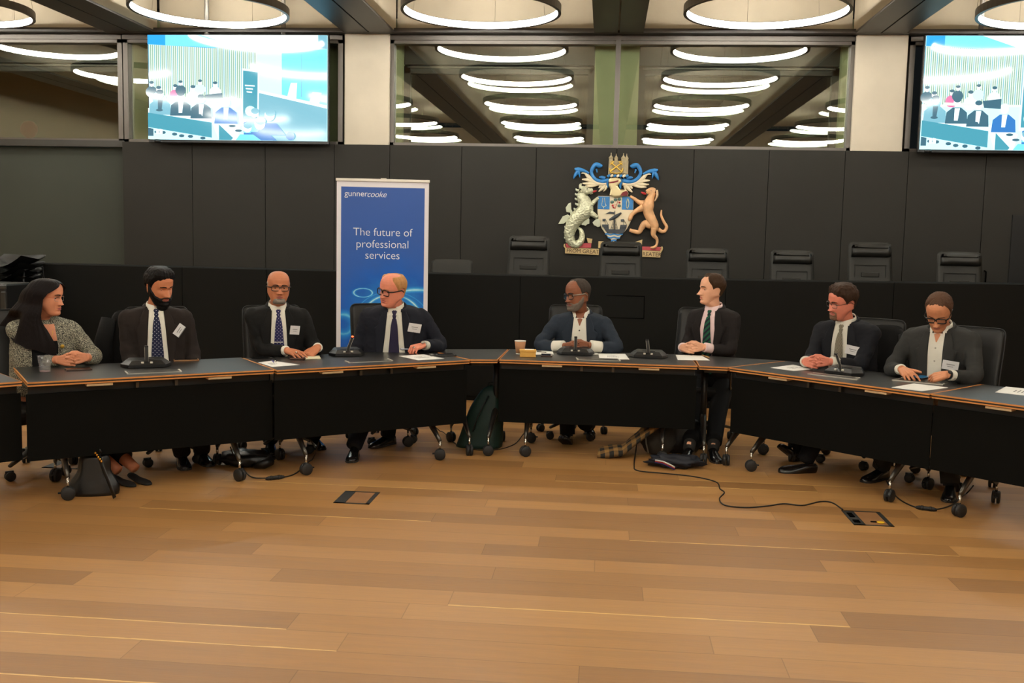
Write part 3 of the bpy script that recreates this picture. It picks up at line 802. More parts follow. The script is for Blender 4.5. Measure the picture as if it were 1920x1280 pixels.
shield = [(525, 542), (916, 542), (913, 720), (897, 800), (855, 890), (790, 970), (710, 1040), (638, 975), (575, 890), (537, 800), (524, 700)]
sh = part(relief(shield, 0, .03), 'shield', A_CRM)
part(relief([(529, 546), (655, 546), (655, 685), (527, 685)], .03, .034, .001), 'blue_field', A_BLU, sh); b = relief([(789, 546), (912, 546), (911, 685), (789, 685)], .03, .034, .001)
part(b, 'blue_field', A_BLU, sh); b = MB()
for k, (yy, h) in enumerate(((948, 16), (982, 16), (1014, 18))):
    hw = (98, 68, 30)[k]; xs = np.linspace(712-hw, 712+hw, 19); wv = 5*np.sin(xs/ (13)) ; relief([(x, yy+w_) for x, w_ in zip(xs, wv)]+[(x, yy+h+w_) for x, w_ in zip(xs[::-1], wv[::-1])], .03, .036, .001, b)
part(b, 'wave', A_BLU, sh)
b = relief([(585, 850), (650, 855), (655, 900), (770, 900), (780, 850), (848, 850), (842, 890), (815, 945), (640, 942), (610, 905)], .03, .045, .004)
for x0, x1 in ((580, 652), (780, 850)): relief([(x0, 850), (x1, 850), (x1-4, 880), (x0+4, 880)], .045, .05, .002, b)
for pts in ([(714, 700, 5), (714, 905, 7)], [(612, 790, 3), (612, 852, 3)], [(812, 790, 3), (812, 852, 3)], [(655, 800, 9), (720, 765, 20), (785, 720, 8)], [(612, 790, 3), (648, 852, 2)], [(812, 790, 3), (848, 852, 2)]): limb(b, pts, .04)
relief([(612, 735), (660, 708), (712, 716), (705, 735), (650, 732)], .03, .042, .002, b); relief([(582, 792), (612, 788), (612, 812), (584, 816)], .03, .042, .001, b); relief([(780, 792), (812, 788), (812, 812), (784, 816)], .03, .042, .001, b)
for x in np.linspace(-1, 1, 4): limb(b, [(714+x*8, 790, 2), (714+x*42, 905, 2)], .036)
for yy in range(805, 905, 14): limb(b, [(714-(yy-780)*.34, yy, 2), (714-(yy-780)*.12, yy, 2)], .036); limb(b, [(714+(yy-780)*.12, yy, 2), (714+(yy-780)*.34, yy, 2)], .036)
part(b, 'ship', A_BLK, sh)
b = MB()
for pts in ([(580, 560, 4), (572, 620, 4), (570, 645, 4), (588, 660, 5), (588, 680, 4)], [(598, 560, 4), (606, 620, 4), (616, 645, 4), (592, 660, 5)], [(850, 565, 7), (838, 610, 6), (842, 660, 6), (850, 672, 6), (858, 660, 6), (864, 610, 6), (850, 565, 7)]): limb(b, pts, .036)
part(b, 'shield_charge', A_SIL, sh)
b = MB()
for x, yy, r in ((718, 580, 21), (760, 572, 20), (682, 605, 20), (760, 645, 19)): b.ell(el(x, yy, .034), (r*EM, .008, r*.85*EM))
part(b, 'leaf', A_GRN, sh)
b = MB()
for x, yy, r in ((762, 610, 11), (688, 642, 12), (698, 662, 10), (716, 672, 6)): b.ell(el(x, yy, .036), (r*EM, .009, r*EM))
limb(b, [(745, 585, 3), (728, 640, 3), (714, 672, 4)], .034); limb(b, [(730, 630, 2), (695, 640, 2)], .034)
part(b, 'berry', A_RED, sh)
# helmet
b = relief([(640, 400), (632, 370), (655, 345), (710, 338), (765, 352), (775, 385), (735, 430), (765, 470), (820, 470), (858, 505), (850, 540), (700, 556), (650, 535), (660, 470), (640, 430)], .01, .07, .018)
hm = part(b, 'helmet', mat('pale gold steel', rgb(206, 190, 146), rough=.3, metal=.5))
b = relief([(640, 392), (700, 380), (745, 368), (740, 388), (690, 402), (642, 406)], .066, .072, .001); relief([(765, 535), (790, 500), (830, 482), (852, 505), (840, 538)], .066, .074, .002, b)
part(b, 'visor_lining', mat('dark red lining', rgb(120, 28, 34), rough=.6), hm)
# castle crest and anchors
b = relief([(632, 160), (845, 160), (845, 312), (628, 308)], .0, .05, .004)
for x, w, t, y1 in ((655, 22, 70, .065), (711, 18, 105, .045), (789, 22, 75, .065), (824, 18, 100, .060)):
    relief([(x-w, 135), (x+w, 135), (x+w, 300), (x-w, 300)], .0, y1, .006, b); b.lathe([(w*1.1*EM, 0), (w*1.15*EM, .008), (w*.8*EM, .02), (w*.35*EM, .034), (w*.15*EM, .05), (w*.25*EM, .058), (.001, (135-t)*EM)], el(x, 137, y1-.022), 10)
cs = part(b, 'castle_crest', A_STN)
b = MB()
for s in (-1, 1):
    limb(b, [(714-s*58, 185, 6), (714+s*62, 278, 7)], .075); limb(b, [(714-s*70, 240, 9), (714-s*58, 285, 9), (714, 298, 9)], .075)
    for k in range(8):
        a0_, a1_ = k*math.pi/4, (k+1)*math.pi/4; limb(b, [(714-s*50+14*math.cos(a0_), 180+14*math.sin(a0_), 4), (714-s*50+14*math.cos(a1_), 180+14*math.sin(a1_), 4)], .075, n=6)
    limb(b, [(714-s*28, 172, 5), (714-s*68, 208, 5)], .075)
part(b, 'anchor', A_GLD, cs)
b = MB()
for k in range(7): limb(b, [(622+k*33, 334, 12), (640+k*33, 322, 14), (652+k*33, 318, 11)], .07, mi=k % 2)
b.build('torse', [A_BLU, A_CRM], arms, weld=0)
# mantling: blue and white scrolls, mirrored
for s in (-1, 1):
    X = lambda x: 714+(x-714)*s
    b = MB()
    for pts in ([(640, 370, 26), (560, 385, 22), (490, 360, 20), (450, 300, 18), (455, 250, 20), (490, 205, 24), (535, 215, 26), (565, 215, 8)], [(600, 350, 18), (560, 340, 18), (530, 338, 6)], [(420, 300, 12), (360, 270, 18), (300, 260, 24), (262, 250, 8)], [(310, 265, 18), (278, 310, 20), (252, 360, 5)], [(310, 270, 16), (315, 310, 16), (322, 345, 5)], [(500, 250, 14), (510, 290, 10)], [(480, 215, 10), (490, 185, 5)], [(640, 360, 24), (665, 400, 20), (660, 460, 6)] if s < 0 else [(640, 360, 30), (625, 400, 22), (632, 450, 8)]): limb(b, [(X(x), y_, r) for x, y_, r in pts], .03, flatn=.7)
    part(b, 'blue_mantling', A_BLU)
    b = MB()
    for pts in ([(640, 400, 26), (560, 405, 30), (480, 385, 26), (420, 340, 22), (380, 295, 16), (335, 300, 5)], [(480, 390, 22), (410, 370, 18), (345, 365, 6)], [(500, 405, 22), (430, 410, 18), (352, 408, 6)], [(520, 410, 22), (450, 435, 16), (380, 438, 6)], [(600, 420, 24), (570, 460, 18), (530, 495, 6)], [(620, 430, 20), (605, 470, 16), (580, 492, 6)], [(560, 430, 18), (530, 455, 8)]): limb(b, [(X(x), y_, r) for x, y_, r in pts], .022, flatn=.6)
    part(b, 'white_mantling', A_CRM)
# sea horse supporter
b = MB()
limb(b, [(385, 490, 34), (350, 545, 56), (385, 620, 74), (390, 700, 88), (330, 760, 82), (270, 830, 76), (235, 910, 64), (225, 980, 56), (250, 1050, 46), (300, 1075, 42), (350, 1040, 36), (365, 980, 30), (350, 920, 22), (318, 890, 10)], .04, n=16, flatn=.8)
limb(b, [(370, 500, 40), (345, 480, 44), (390, 490, 44), (440, 490, 30), (470, 480, 22)], .055, n=12)
limb(b, [(335, 470, 26), (330, 430, 20), (345, 412, 8)], .05); limb(b, [(440, 510, 20), (470, 508, 12)], .05)
limb(b, [(430, 660, 34), (480, 610, 24), (530, 560, 16)], .05); limb(b, [(400, 700, 44), (470, 740, 32), (530, 780, 20)], .06)
st = part(b, 'sea_horse', A_SIL)
b = MB()
for x, yy in ((290, 480), (285, 530), (285, 580), (290, 635), (275, 690), (240, 745), (200, 830), (178, 890), (175, 950), (178, 1005), (195, 1045)): limb(b, [(x+28, yy+8, 16), (x, yy, 12), (x-8, yy-16, 3)], .03)
relief([(355, 860), (370, 770), (400, 740), (440, 800), (440, 845), (415, 852), (400, 870), (380, 862)], .04, .05, .003, b); relief([(475, 830), (520, 785), (555, 800), (560, 870), (535, 880), (510, 868), (490, 860)], .05, .06, .003, b)
relief([(262, 735), (185, 722), (175, 675), (205, 630), (232, 618), (238, 690)], .01, .03, .006, b); relief([(258, 785), (200, 748), (145, 770), (98, 855), (155, 852), (210, 812)], .01, .03, .006, b)
part(b, 'fin', mat('pale fin silver', rgb(196, 200, 176), rough=.4, metal=.3), st)
b = MB()
for k, (x, yy, w) in enumerate(((385, 640, 62), (400, 690, 70), (360, 735, 74), (320, 770, 72), (290, 810, 70), (265, 850, 64), (248, 890, 60), (238, 930, 55), (234, 970, 50), (250, 1010, 44), (360, 1000, 26), (362, 960, 24))):
    for j in range(5): t = (j-2)/2*.8; limb(b, [(x+t*w-9, yy+(k % 2)*6-4, 2), (x+t*w, yy+10, 2.5), (x+t*w+9, yy+(k % 2)*6-4, 2)], .04+.80*w*EM*math.sqrt(1-t*t)-.001, n=5)
part(b, 'scale_line', A_DSIL, st)
b = MB(); limb(b, [(455, 502, 8), (485, 495, 11), (512, 488, 4)], .06); limb(b, [(1045, 512, 9), (1015, 505, 13), (990, 492, 5)], .06); part(b, 'tongue', A_RED)
# hound supporter
b = MB()
limb(b, [(1120, 490, 50), (1095, 560, 56), (1075, 630, 78), (1075, 700, 70), (1110, 780, 66), (1145, 850, 62), (1150, 905, 48)], .045, n=16, flatn=.8)
limb(b, [(1140, 495, 40), (1105, 488, 48), (1065, 490, 32), (1046, 495, 20)], .06, n=12)
limb(b, [(1020, 615, 36), (970, 600, 24), (920, 565, 18), (875, 540, 14)], .04); limb(b, [(1020, 660, 42), (950, 695, 26), (900, 740, 22), (880, 785, 22), (862, 795, 10)], .06)
limb(b, [(1110, 845, 50), (1045, 835, 40), (1010, 880, 30), (985, 925, 24), (930, 920, 22), (880, 905, 18)], .05); limb(b, [(1145, 880, 50), (1140, 950, 36), (1180, 1000, 22), (1178, 1060, 18), (1150, 1088, 22), (1115, 1090, 12)], .055)
limb(b, [(1190, 890, 24), (1230, 915, 20), (1265, 905, 18), (1280, 860, 17), (1250, 810, 15), (1218, 740, 12), (1220, 680, 8)], .03)
hd = part(b, 'hound', A_TAN)
b = MB(); limb(b, [(1160, 470, 22), (1165, 530, 26), (1140, 590, 12)], .085, flatn=.5); part(b, 'ear', mat('light tan paint', rgb(226, 190, 150), rough=.5), hd)
b = MB()
for x, yy in ((1098, 478), (408, 470)): b.ell(el(x, yy, .092), (.007, .006, .005))
b.ell(el(1042, 486, .07), (.011, .012, .008)); b.ell(el(1058, 522, .07), (.012, .01, .010)); part(b, 'eye', A_BLK)
# motto ribbon
b = relief([(180, 1085), (190, 1112), (555, 1118), (552, 1186), (182, 1175)], .0, .03, .004); relief([(1012, 1122), (1235, 1128), (1225, 1198), (1010, 1192)], .0, .03, .004, b); relief([(545, 1035), (1022, 1035), (1022, 1108), (545, 1108)], .0, .02, .004, b)
relief([(415, 1000), (478, 1010), (470, 1058), (430, 1055)], .0, .03, .006, b); relief([(945, 1035), (1024, 1005), (1020, 1060), (960, 1058)], .0, .03, .006, b); limb(b, [(176, 1070, 10), (172, 1095, 12), (186, 1115, 10)], .02); limb(b, [(1232, 1080, 12), (1240, 1100, 12), (1230, 1130, 10)], .02)
rb = part(b, 'motto_ribbon', A_RIB)
b = relief([(184, 1066), (468, 1056), (465, 1108), (195, 1110)], .0, .02, .002); part(b, 'ribbon_back', A_PNK, rb); b = relief([(1020, 1082), (1225, 1082), (1225, 1124), (1018, 1120)], .0, .02, .002); part(b, 'ribbon_back', A_PNK, rb)
R90 = rot(90, 0, 0)
Rt = rot(90, 0, 0)@rot(0, 0, -1.2)
text('lettering', 'FROM GREAT', .067, A_INK, rb, mat4(Rt, el(196, 1163, .0308)), .0006, 'LEFT', space=.96); text('lettering', 'GREATER', .067, A_INK, rb, mat4(Rt, el(985, 1182, .0308)), .0006, 'LEFT', space=.96); text('lettering', 'THINGS TO', .056, A_INK, rb, mat4(Rt, el(640, 1090, .0208)), .0006, 'LEFT')

# ------------------------------------------------------------------ far left: stacked chairs, black case and sign
M_SHELL = mat('black stacking chair shell', rgb(17, 17, 16), rough=.45, spec=.35)
q = pyy(10, 600, 9.6)
sx0 = float(pyy(16, 520, 9.75)[0])
root = empty('stacking_chair', (sx0, 9.75, 0)); b = MB(); S = []
for i in range(15):
    t = i/14*2-1; row = []
    for j in range(9):
        u = j/8; row.append((t*.235, -.30+.46*u, .50+.12*abs(t)**1.6*(1-.5*u)+.13*max(0, u-.72)**1.2*4*(1-.45*t*t)))
    S.append(row)
b.grid(S); b.grid([[(x, y, z-.010) for x, y, z in r] for r in S]); b.build('shell', M_SHELL, root)
for s in (-1, 1):
    b = MB(); b.tube([(s*.20, -.24, .0), (s*.21, -.22, .47), (s*.21, .12, .50), (s*.20, .22, .0)], .010, 7); b.build('leg_frame', mat('dark steel leg', rgb(30, 29, 28), rough=.4, metal=.5), root)
for k in range(12):
    o = root if k == 0 else copy_tree(root)
    o.location = (sx0-.05+.003*k, 9.75+.016*k, .068*k)
    lb = 'topmost dark chair of the nested stack at the far left' if k == 11 else 'black nested chair inside the tall stack at the far left'
    tag(o, lb, 'chair', 'nested chairs in the stack')
P = pyy(-25, 560, 9.2); b = MB()
cs_ = empty('flight_case', (pyy(8, 560, 9.0)[0]-.16, 9.0, 0), 0, 'black case on wheels behind the woman, below the stacked chairs', 'case')
zt_ = float(pyy(20, 530, 9.0)[2]); b = MB(); b.bbox((0, 0, zt_/2+.04), (.62, .42, zt_-.08), .02); b.build('body', mat('black case', rgb(20, 20, 20), rough=.35), cs_)
b = MB(); b.bbox((0, -.212, zt_-.03), (.64, .015, .03), .004); b.bbox((.29, -.215, zt_-.18), (.05, .02, .22), .01); b.build('edge_trim', M_ALU if 0 else mat('dark case edge', rgb(52, 54, 52), rough=.3, metal=.3), cs_)
for x in (-.25, .25):
    for y in (-.15, .15): caster(cs_, (x, y, 0), .4, r=.04, sub=False)
# sign with white letters standing beside the woman
P0 = pyy(-26, 579, 7.6); P1 = pyy(13.5, 640, 7.6)
sg = empty('sign_panel', ((P0[0]+P1[0])/2, 7.6, 0), 0, 'black sign with large white letters cut by the left frame edge', 'sign')
b = MB(); w_, h_ = P1[0]-P0[0], P0[2]-P1[2]; b.bbox((0, 0, P0[2]-.2), (w_, .03, .4), .003); b.build('board', mat('black sign board', rgb(16, 16, 16), rough=.5), sg)
b = MB(); b.tube([(0, .02, .02), (0, .02, P0[2]-.1)], .018, 10); b.lathe([(.16, 0), (.16, .012), (.03, .03)], n=20); b.build('stand', M_BLK, sg)
b = MB()
for c, d in (((0, -.017, P0[2]-.003), (w_, .004, .006)), ((w_/2-.003, -.017, P0[2]-.2), (.006, .004, .4))): b.box(c, d)
b.build('border', mat('pale sign border', rgb(150, 146, 128), rough=.6), sg)
for s_, yy in (('R', 598), ('H', 616.5)):
    L_ = pyy(2, yy, 7.6); text('letter', s_, .088, mat('sign lettering', rgb(210, 208, 200), rough=.6), sg, mat4(R90, (L_[0]-sg.location[0], -.0165, L_[2])), .001)
# dark door leaf at the far right of the panelling and its pull handle
x0 = pyy(1891, 500, YW)[0]; b = MB(); b.box((x0+.5, YW-.012, .34+.85), (1.0, .02, 1.7)); d = b.build('door_1', mat('black door recess', rgb(14, 14, 14), rough=.6)); d['kind'] = 'structure'
H0 = pyy(1849, 508, YW-.05); hn = empty('door_pull', (H0[0], YW, H0[2]-.14), 0, 'black pull handle on the panelling at the right end', 'handle')
b = MB(); b.tube([(0, 0, .0), (0, -.05, .01), (0, -.05, .13), (0, 0, .14)], .010, 8); b.build('grip', M_GAP, hn)
H0 = pyy(507, 520, YW-.05); h2 = copy_tree(hn); h2.location = (H0[0], YW, H0[2]-.10); tag(h2, 'black pull handle on the panelling above the bald man', 'handle')
b = MB(); P = pyy(56, 243, 14.55); b.lathe([(.13, 0), (.13, .05), (.09, .10), (.02, .12)], (P[0], 14.55, P[2]), 20, rot(90, 0, 0)); tag(b.build('mirrored_bell', mat('red enamel', rgb(190, 40, 50), rough=.4)), 'round red dome imitating a bell mirrored in the left window', 'bell')  # solid dome added behind the glass to imitate a bell's reflection
# ------------------------------------------------------------------ people: kit
from mathutils import noise as mnoise


def skin(name, c): return mat('skin ' + name, rgb(*c), rough=.48, spec=.35, noise=(38, .05), bump=(160, .04))
def cloth(name, c, rough=.85, nz=(9, .05)):
    if max(c) < 95: c = tuple(v*.76 for v in c)
    return mat(name, rgb(*c), rough=rough, spec=.25, noise=nz, bump=(260, .10), sheen=.0)
def hairm(name, c, rough=.5):
    m = mat('hair ' + name, rgb(*c), rough=rough, spec=.10)
    nt, b = nodes_of(m); N = nt.nodes.new; L = nt.links.new
    if not any(n.type == 'BUMP' for n in nt.nodes):
        tc = N('ShaderNodeTexCoord'); mp = N('ShaderNodeMapping'); mp.inputs['Scale'].default_value = (330, 330, 24); L(tc.outputs['Object'], mp.inputs[0])
        n = N('ShaderNodeTexNoise'); n.inputs['Scale'].default_value = 1; n.inputs['Detail'].default_value = 2; L(mp.outputs[0], n.inputs['Vector'])
        bp = N('ShaderNodeBump'); bp.inputs['Strength'].default_value = .5; bp.inputs['Distance'].default_value = .004; L(n.outputs['Fac'], bp.inputs['Height']); L(bp.outputs[0], b.inputs['Normal'])
        mr = N('ShaderNodeMapRange'); mr.inputs[3].default_value = .6; mr.inputs[4].default_value = 1.4; L(n.outputs['Fac'], mr.inputs[0])
        sc = N('ShaderNodeVectorMath'); sc.operation = 'SCALE'; sc.inputs[0].default_value = rgb(*c); L(mr.outputs[0], sc.inputs['Scale']); L(sc.outputs[0], b.inputs['Base Color'])
    return m


def pattern(name, base, fg, kind, k=1.):
    """printed cloth: dots, stripes, check or tweed in object space"""
    m = mat(name, rgb(*base), rough=.75, spec=.25); nt, b = nodes_of(m); N = nt.nodes.new; L = nt.links.new
    if any(n.type == 'MIX' for n in nt.nodes): return m
    tc = N('ShaderNodeTexCoord'); mp = N('ShaderNodeMapping'); L(tc.outputs['Object'], mp.inputs[0])
    mx = N('ShaderNodeMix'); mx.data_type = 'RGBA'; mx.inputs['A'].default_value = (*rgb(*base), 1); mx.inputs['B'].default_value = (*rgb(*fg), 1)
    def mth(op, a, c=None):
        n = N('ShaderNodeMath'); n.operation = op
        for i, v in enumerate((a, c)):
            if v is None: continue
            if isinstance(v, (int, float)): n.inputs[i].default_value = v
            else: L(v, n.inputs[i])
        return n.outputs[0]
    sp = N('ShaderNodeSeparateXYZ'); L(mp.outputs[0], sp.inputs[0])
    if kind == 'dots':
        u = mth('MULTIPLY', mth('ADD', sp.outputs['X'], sp.outputs['Z']), .7071/.0185*k); v = mth('MULTIPLY', mth('SUBTRACT', sp.outputs['X'], sp.outputs['Z']), .7071/.0185*k)
        fu = mth('SUBTRACT', mth('FRACT', u), .5); fv = mth('SUBTRACT', mth('FRACT', v), .5)
        f = mth('LESS_THAN', mth('ADD', mth('MULTIPLY', fu, fu), mth('MULTIPLY', fv, fv)), .015)
    elif kind == 'stripes':
        f = mth('GREATER_THAN', mth('FRACT', mth('MULTIPLY', mth('SUBTRACT', sp.outputs['Z'], sp.outputs['X']), k)), .5)
    elif kind == 'check':
        f = mth('MAXIMUM', mth('LESS_THAN', mth('FRACT', mth('MULTIPLY', sp.outputs['X'], k)), .26), mth('LESS_THAN', mth('FRACT', mth('MULTIPLY', sp.outputs['Z'], k)), .2))
    else:
        mp.inputs['Scale'].default_value = (1, 1, 2.6)
        n = N('ShaderNodeTexNoise'); n.inputs['Scale'].default_value = 190*k; n.inputs['Detail'].default_value = 2; n.inputs['Roughness'].default_value = .6; L(mp.outputs[0], n.inputs['Vector'])
        f = mth('GREATER_THAN', n.outputs['Fac'], .535)
    L(f, mx.inputs['Factor']); L(mx.outputs['Result'], b.inputs['Base Color'])
    return m


# --- head: rings from crown to neck; x to the viewer's right, the face towards -y, eye line at z = 0
ZK = np.array([.1180, .1165, .112, .104, .092, .078, .060, .040, .020, .000, -.020, -.040, -.055, -.070, -.085, -.098, -.108, -.115, -.119, -.122])
FK = np.array([.006, .022, .040, .058, .073, .083, .0895, .0915, .0905, .086, .086, .087, .087, .087, .085, .086, .084, .077, .066, .054])
BK = np.array([.006, .024, .044, .063, .079, .091, .100, .104, .103, .098, .090, .081, .075, .070, .067, .066, .066, .066, .066, .066])
WK = np.array([.005, .020, .036, .050, .061, .0685, .0735, .0755, .0755, .0745, .0735, .071, .068, .064, .0595, .055, .051, .048, .046, .045])


def mono(x, xs, ys):
    i = np.argsort(xs); return np.interp(x, np.array(xs)[i], np.array(ys)[i])


class Head:
    def __init__(s, wide=1., jaw=1., nose=1., fat=0., brow=1., lips=1.):
        s.wide, s.jaw, s.nose, s.fat, s.brow, s.lips = wide, jaw, nose, fat, brow, lips
    def dims(s, z):
        f = mono(z, ZK, FK); b = mono(z, ZK, BK); w = mono(z, ZK, WK)*s.wide
        lowr = sstep(-.01, -.09, z); w = w*(1+(s.jaw-1)*lowr)+s.fat*.010*gauss(z+.065, .035); f = f+s.fat*.003*gauss(z+.10, .02)
        return w, f, b
    def feat(s, x, z):
        ax = np.abs(x); t = np.clip((.018-z)/.056, 0, 1)
        h = (.003+.024*s.nose*t**1.25)*sstep(.034, .012, z)*sstep(-.0505, -.0395, z)
        d = h*gauss(x, .0062+.0058*t)
        d += .010*s.nose*gauss(ax-.0125, .0055)*gauss(z+.041, .0062)
        d += -.0105*gauss(ax-.032, .0135)*gauss(z-.002, .0095) - .004*gauss(ax-.017, .006)*gauss(z-.004, .010)
        d += .0035*s.brow*gauss(z-.021, .0065)*sstep(.056, .040, ax)
        d += .0045*gauss(ax-.046, .016)*gauss(z+.022, .014)
        d += .0052*s.lips*gauss(z+.0615, .0042)*gauss(x, .015) + .0058*s.lips*gauss(z+.0735, .0045)*gauss(x, .014) - .0042*gauss(z+.0672, .0022)*gauss(x, .018)
        d += -.0030*gauss(z+.0845, .005)*gauss(x, .02) + .004*gauss(z+.104, .010)*gauss(x, .018)
        d += -.0025*gauss(ax-.030, .007)*gauss(z+.058, .012) - .0016*gauss(x, .003)*gauss(z+.054, .004)
        return d
    def pt(s, th, z, off=0.):
        """th = 0 at the face; off pushes outwards"""
        w, f, b = s.dims(z); n = 2.28
        sn, cs = np.sin(th), np.cos(th); e = 2/n
        x = np.sign(sn)*np.abs(sn)**e*(w+off)
        y = np.where(cs > 0, -(f+off), b+off)*np.abs(cs)**e
        y = y-s.feat(x*w/(w+off+1e-9), z)*sstep(.05, .35, cs)
        up = .050*sstep(-.035, -.118, z)*sstep(-.062, .035, y)
        return np.stack([x, y, z+up+off*.9*sstep(.07, .118, z)], -1)
    def front(s, x, z):
        w, f, b = s.dims(np.asarray(z, float)); n = 2.28
        q = np.clip(np.abs(x)/w, 0, .999)**(n/2); cs = np.sqrt(1-q*q)
        return -f*cs**(2/n)-s.feat(np.asarray(x, float), z)


def thetas(n):
    p = np.arange(n)/n*2*math.pi; return p-.38*np.sin(p)


# --- torso: rings (z, half width, depth to the front, depth to the back), z from the seat
TZ = np.array([-.06, 0., .08, .16, .26, .36, .44, .49, .525, .55, .572, .592, .606])
TA = np.array([.150, .175, .180, .178, .180, .190, .200, .208, .210, .204, .184, .130, .073])
TF = np.array([.110, .125, .132, .128, .124, .124, .118, .108, .096, .084, .072, .064, .058])
TB = np.array([.100, .120, .118, .110, .108, .114, .118, .116, .112, .104, .094, .084, .074])


class Torso:
    def __init__(s, wide=1., belly=0., deep=1., shoulder=1.):
        s.wide, s.belly, s.deep, s.shoulder = wide, belly, deep, shoulder
    def dims(s, z, g=0.):
        k = sstep(.30, .48, z); a = mono(z, TZ, TA)*(s.wide*(1-k)+s.shoulder*k*1.0)
        f = mono(z, TZ, TF)*s.deep+s.belly*gauss(z-.17, .13); b = mono(z, TZ, TB)*s.deep
        a = a+s.belly*.45*gauss(z-.17, .15)
        return a+g, f+g, b+g
    def ring(s, z, n=40, g=0.):
        th = np.arange(n)/n*2*math.pi; a, f, b = s.dims(z, g); e = 2/2.5
        sn, cs = np.sin(th), np.cos(th)
        return np.stack([np.sign(sn)*np.abs(sn)**e*a, np.where(cs > 0, -f, b)*np.abs(cs)**e, np.full(n, z)], -1)
    def front(s, x, z, g=0.):
        a, f, b = s.dims(z, g); q = np.clip(np.abs(x)/a, 0, .995)**1.25; return -f*np.sqrt(1-q*q)**.8


FIN = [  # knuckle x, y, lengths of the three bones, radius
    (.090, .030, (.042, .025, .021), .0088), (.095, .009, (.046, .029, .023), .0090), (.090, -.012, (.042, .027, .022), .0086), (.080, -.031, (.033, .021, .019), .0076)]


def hand_chains(W, d, n, side, curl, thumb=(35, 20, 25), spread=1., sc=1., fan=(4, 1, -3, -8)):
    """finger chains in world space. d: finger direction, n: back of the hand, side +1 right / -1 left; curl: (knuckle, mid, tip) degrees or one triple per finger"""
    d = np.array(d, float); d /= np.linalg.norm(d); n = np.array(n, float); n -= d*(n@d); n /= np.linalg.norm(n)
    t = side*np.cross(n, d); P = lambda x, y, z: np.array(W)+sc*(x*d+y*t+z*n)
    ch = []; cu = curl if hasattr(curl[0], '__len__') else [curl]*4
    for k, (kx, ky, ln, r) in enumerate(FIN):
        p = np.array([kx, ky, .002]); pts = [p.copy()]; a = 0.; yaw = math.radians(fan[k]*spread)
        for j in range(3):
            a += math.radians(cu[k][j]); v = np.array([math.cos(a)*math.cos(yaw), math.cos(a)*math.sin(yaw), -math.sin(a)]); p = p+v*ln[j]; pts.append(p.copy())
        ch.append(([P(*q) for q in pts], [r*sc, r*.98*sc, r*.88*sc, r*.74*sc]))
        ch.append(([P(.004, ky*.55, 0), P(kx*.55, ky*.85, .0), P(kx, ky, .001)], [.0145*sc, .0135*sc, .0112*sc]))
    a0, a1, a2 = (math.radians(v) for v in thumb)      # swing out, drop to the palm, bend
    v = np.array([math.cos(a0)*math.cos(a1), math.sin(a0)*math.cos(a1), -math.sin(a1)]); p = np.array([.022, .020, -.004]); pts = [p]; L = (.040, .034, .027)
    w = v.copy()
    for j in range(3):
        p = p+w*L[j]*1.; pts.append(p); ax = math.radians(thumb[2])*(j < 2); w = np.array([w[0]*math.cos(ax)+w[1]*math.sin(ax), w[1]*math.cos(ax)-w[0]*math.sin(ax), w[2]])
    ch.append(([P(*q) for q in pts], [.0145*sc, .0118*sc, .0104*sc, .0080*sc]))
    return ch, P


def add_chain(b, pts, rad, n=10):
    """rounded chain of bones"""
    P = np.array(pts); b.tube(P, rad, n)
    for p, r in ((P[0], rad[0]), (P[-1], rad[-1])): b.ell(p, (r, r, r), nu=n, nv=6)
    for p, r in zip(P[1:-1], rad[1:-1]): b.ell(p, (r*1.02,)*3, nu=n, nv=6)


def solve_elbow(S, W, l1, l2, pole, zmin):
    S, W = np.array(S), np.array(W); v = W-S; D = np.linalg.norm(v); u = v/D
    if D > (l1+l2)*.985: k = D/((l1+l2)*.985); l1 *= k; l2 *= k
    a = (l1*l1-l2*l2+D*D)/(2*D); h = math.sqrt(max(l1*l1-a*a, 1e-6)); c = S+u*a
    p = np.array(pole, float); p -= u*(p@u); p /= np.linalg.norm(p); q = np.cross(u, p); best = None
    for k in range(-60, 61, 3):
        e = c+h*(math.cos(math.radians(k))*p+math.sin(math.radians(k))*q); cost = abs(k)/60*.03+max(0, zmin-e[2])*3
        if best is None or cost < best[0]: best = (cost, e)
    return best[1]


def arm_path(S, E, W, n=9):
    """shoulder, elbow, wrist with a rounded bend"""
    S, E, W = map(np.array, (S, E, W)); P = []
    for t in np.linspace(0, 1, n)[:-1]: P.append(S+(E-S)*t)
    for t in np.linspace(0, 1, n): P.append(E+(W-E)*t)
    P = np.array(P)
    for _ in range(3): P[1:-1] = P[1:-1]*.5+(P[:-2]+P[2:])*.25
    return P


def remesh(name, b, m, voxel, smooth=2, parent=None):
    o = b.build(name, m, parent, weld=0)
    mod(o, 'REMESH', mode='VOXEL', voxel_size=voxel, use_smooth_shade=True)
    if smooth: mod(o, 'SMOOTH', factor=.5, iterations=smooth)
    mesh_of(o)
    if not o.data.materials: o.data.materials.append(m)
    return o


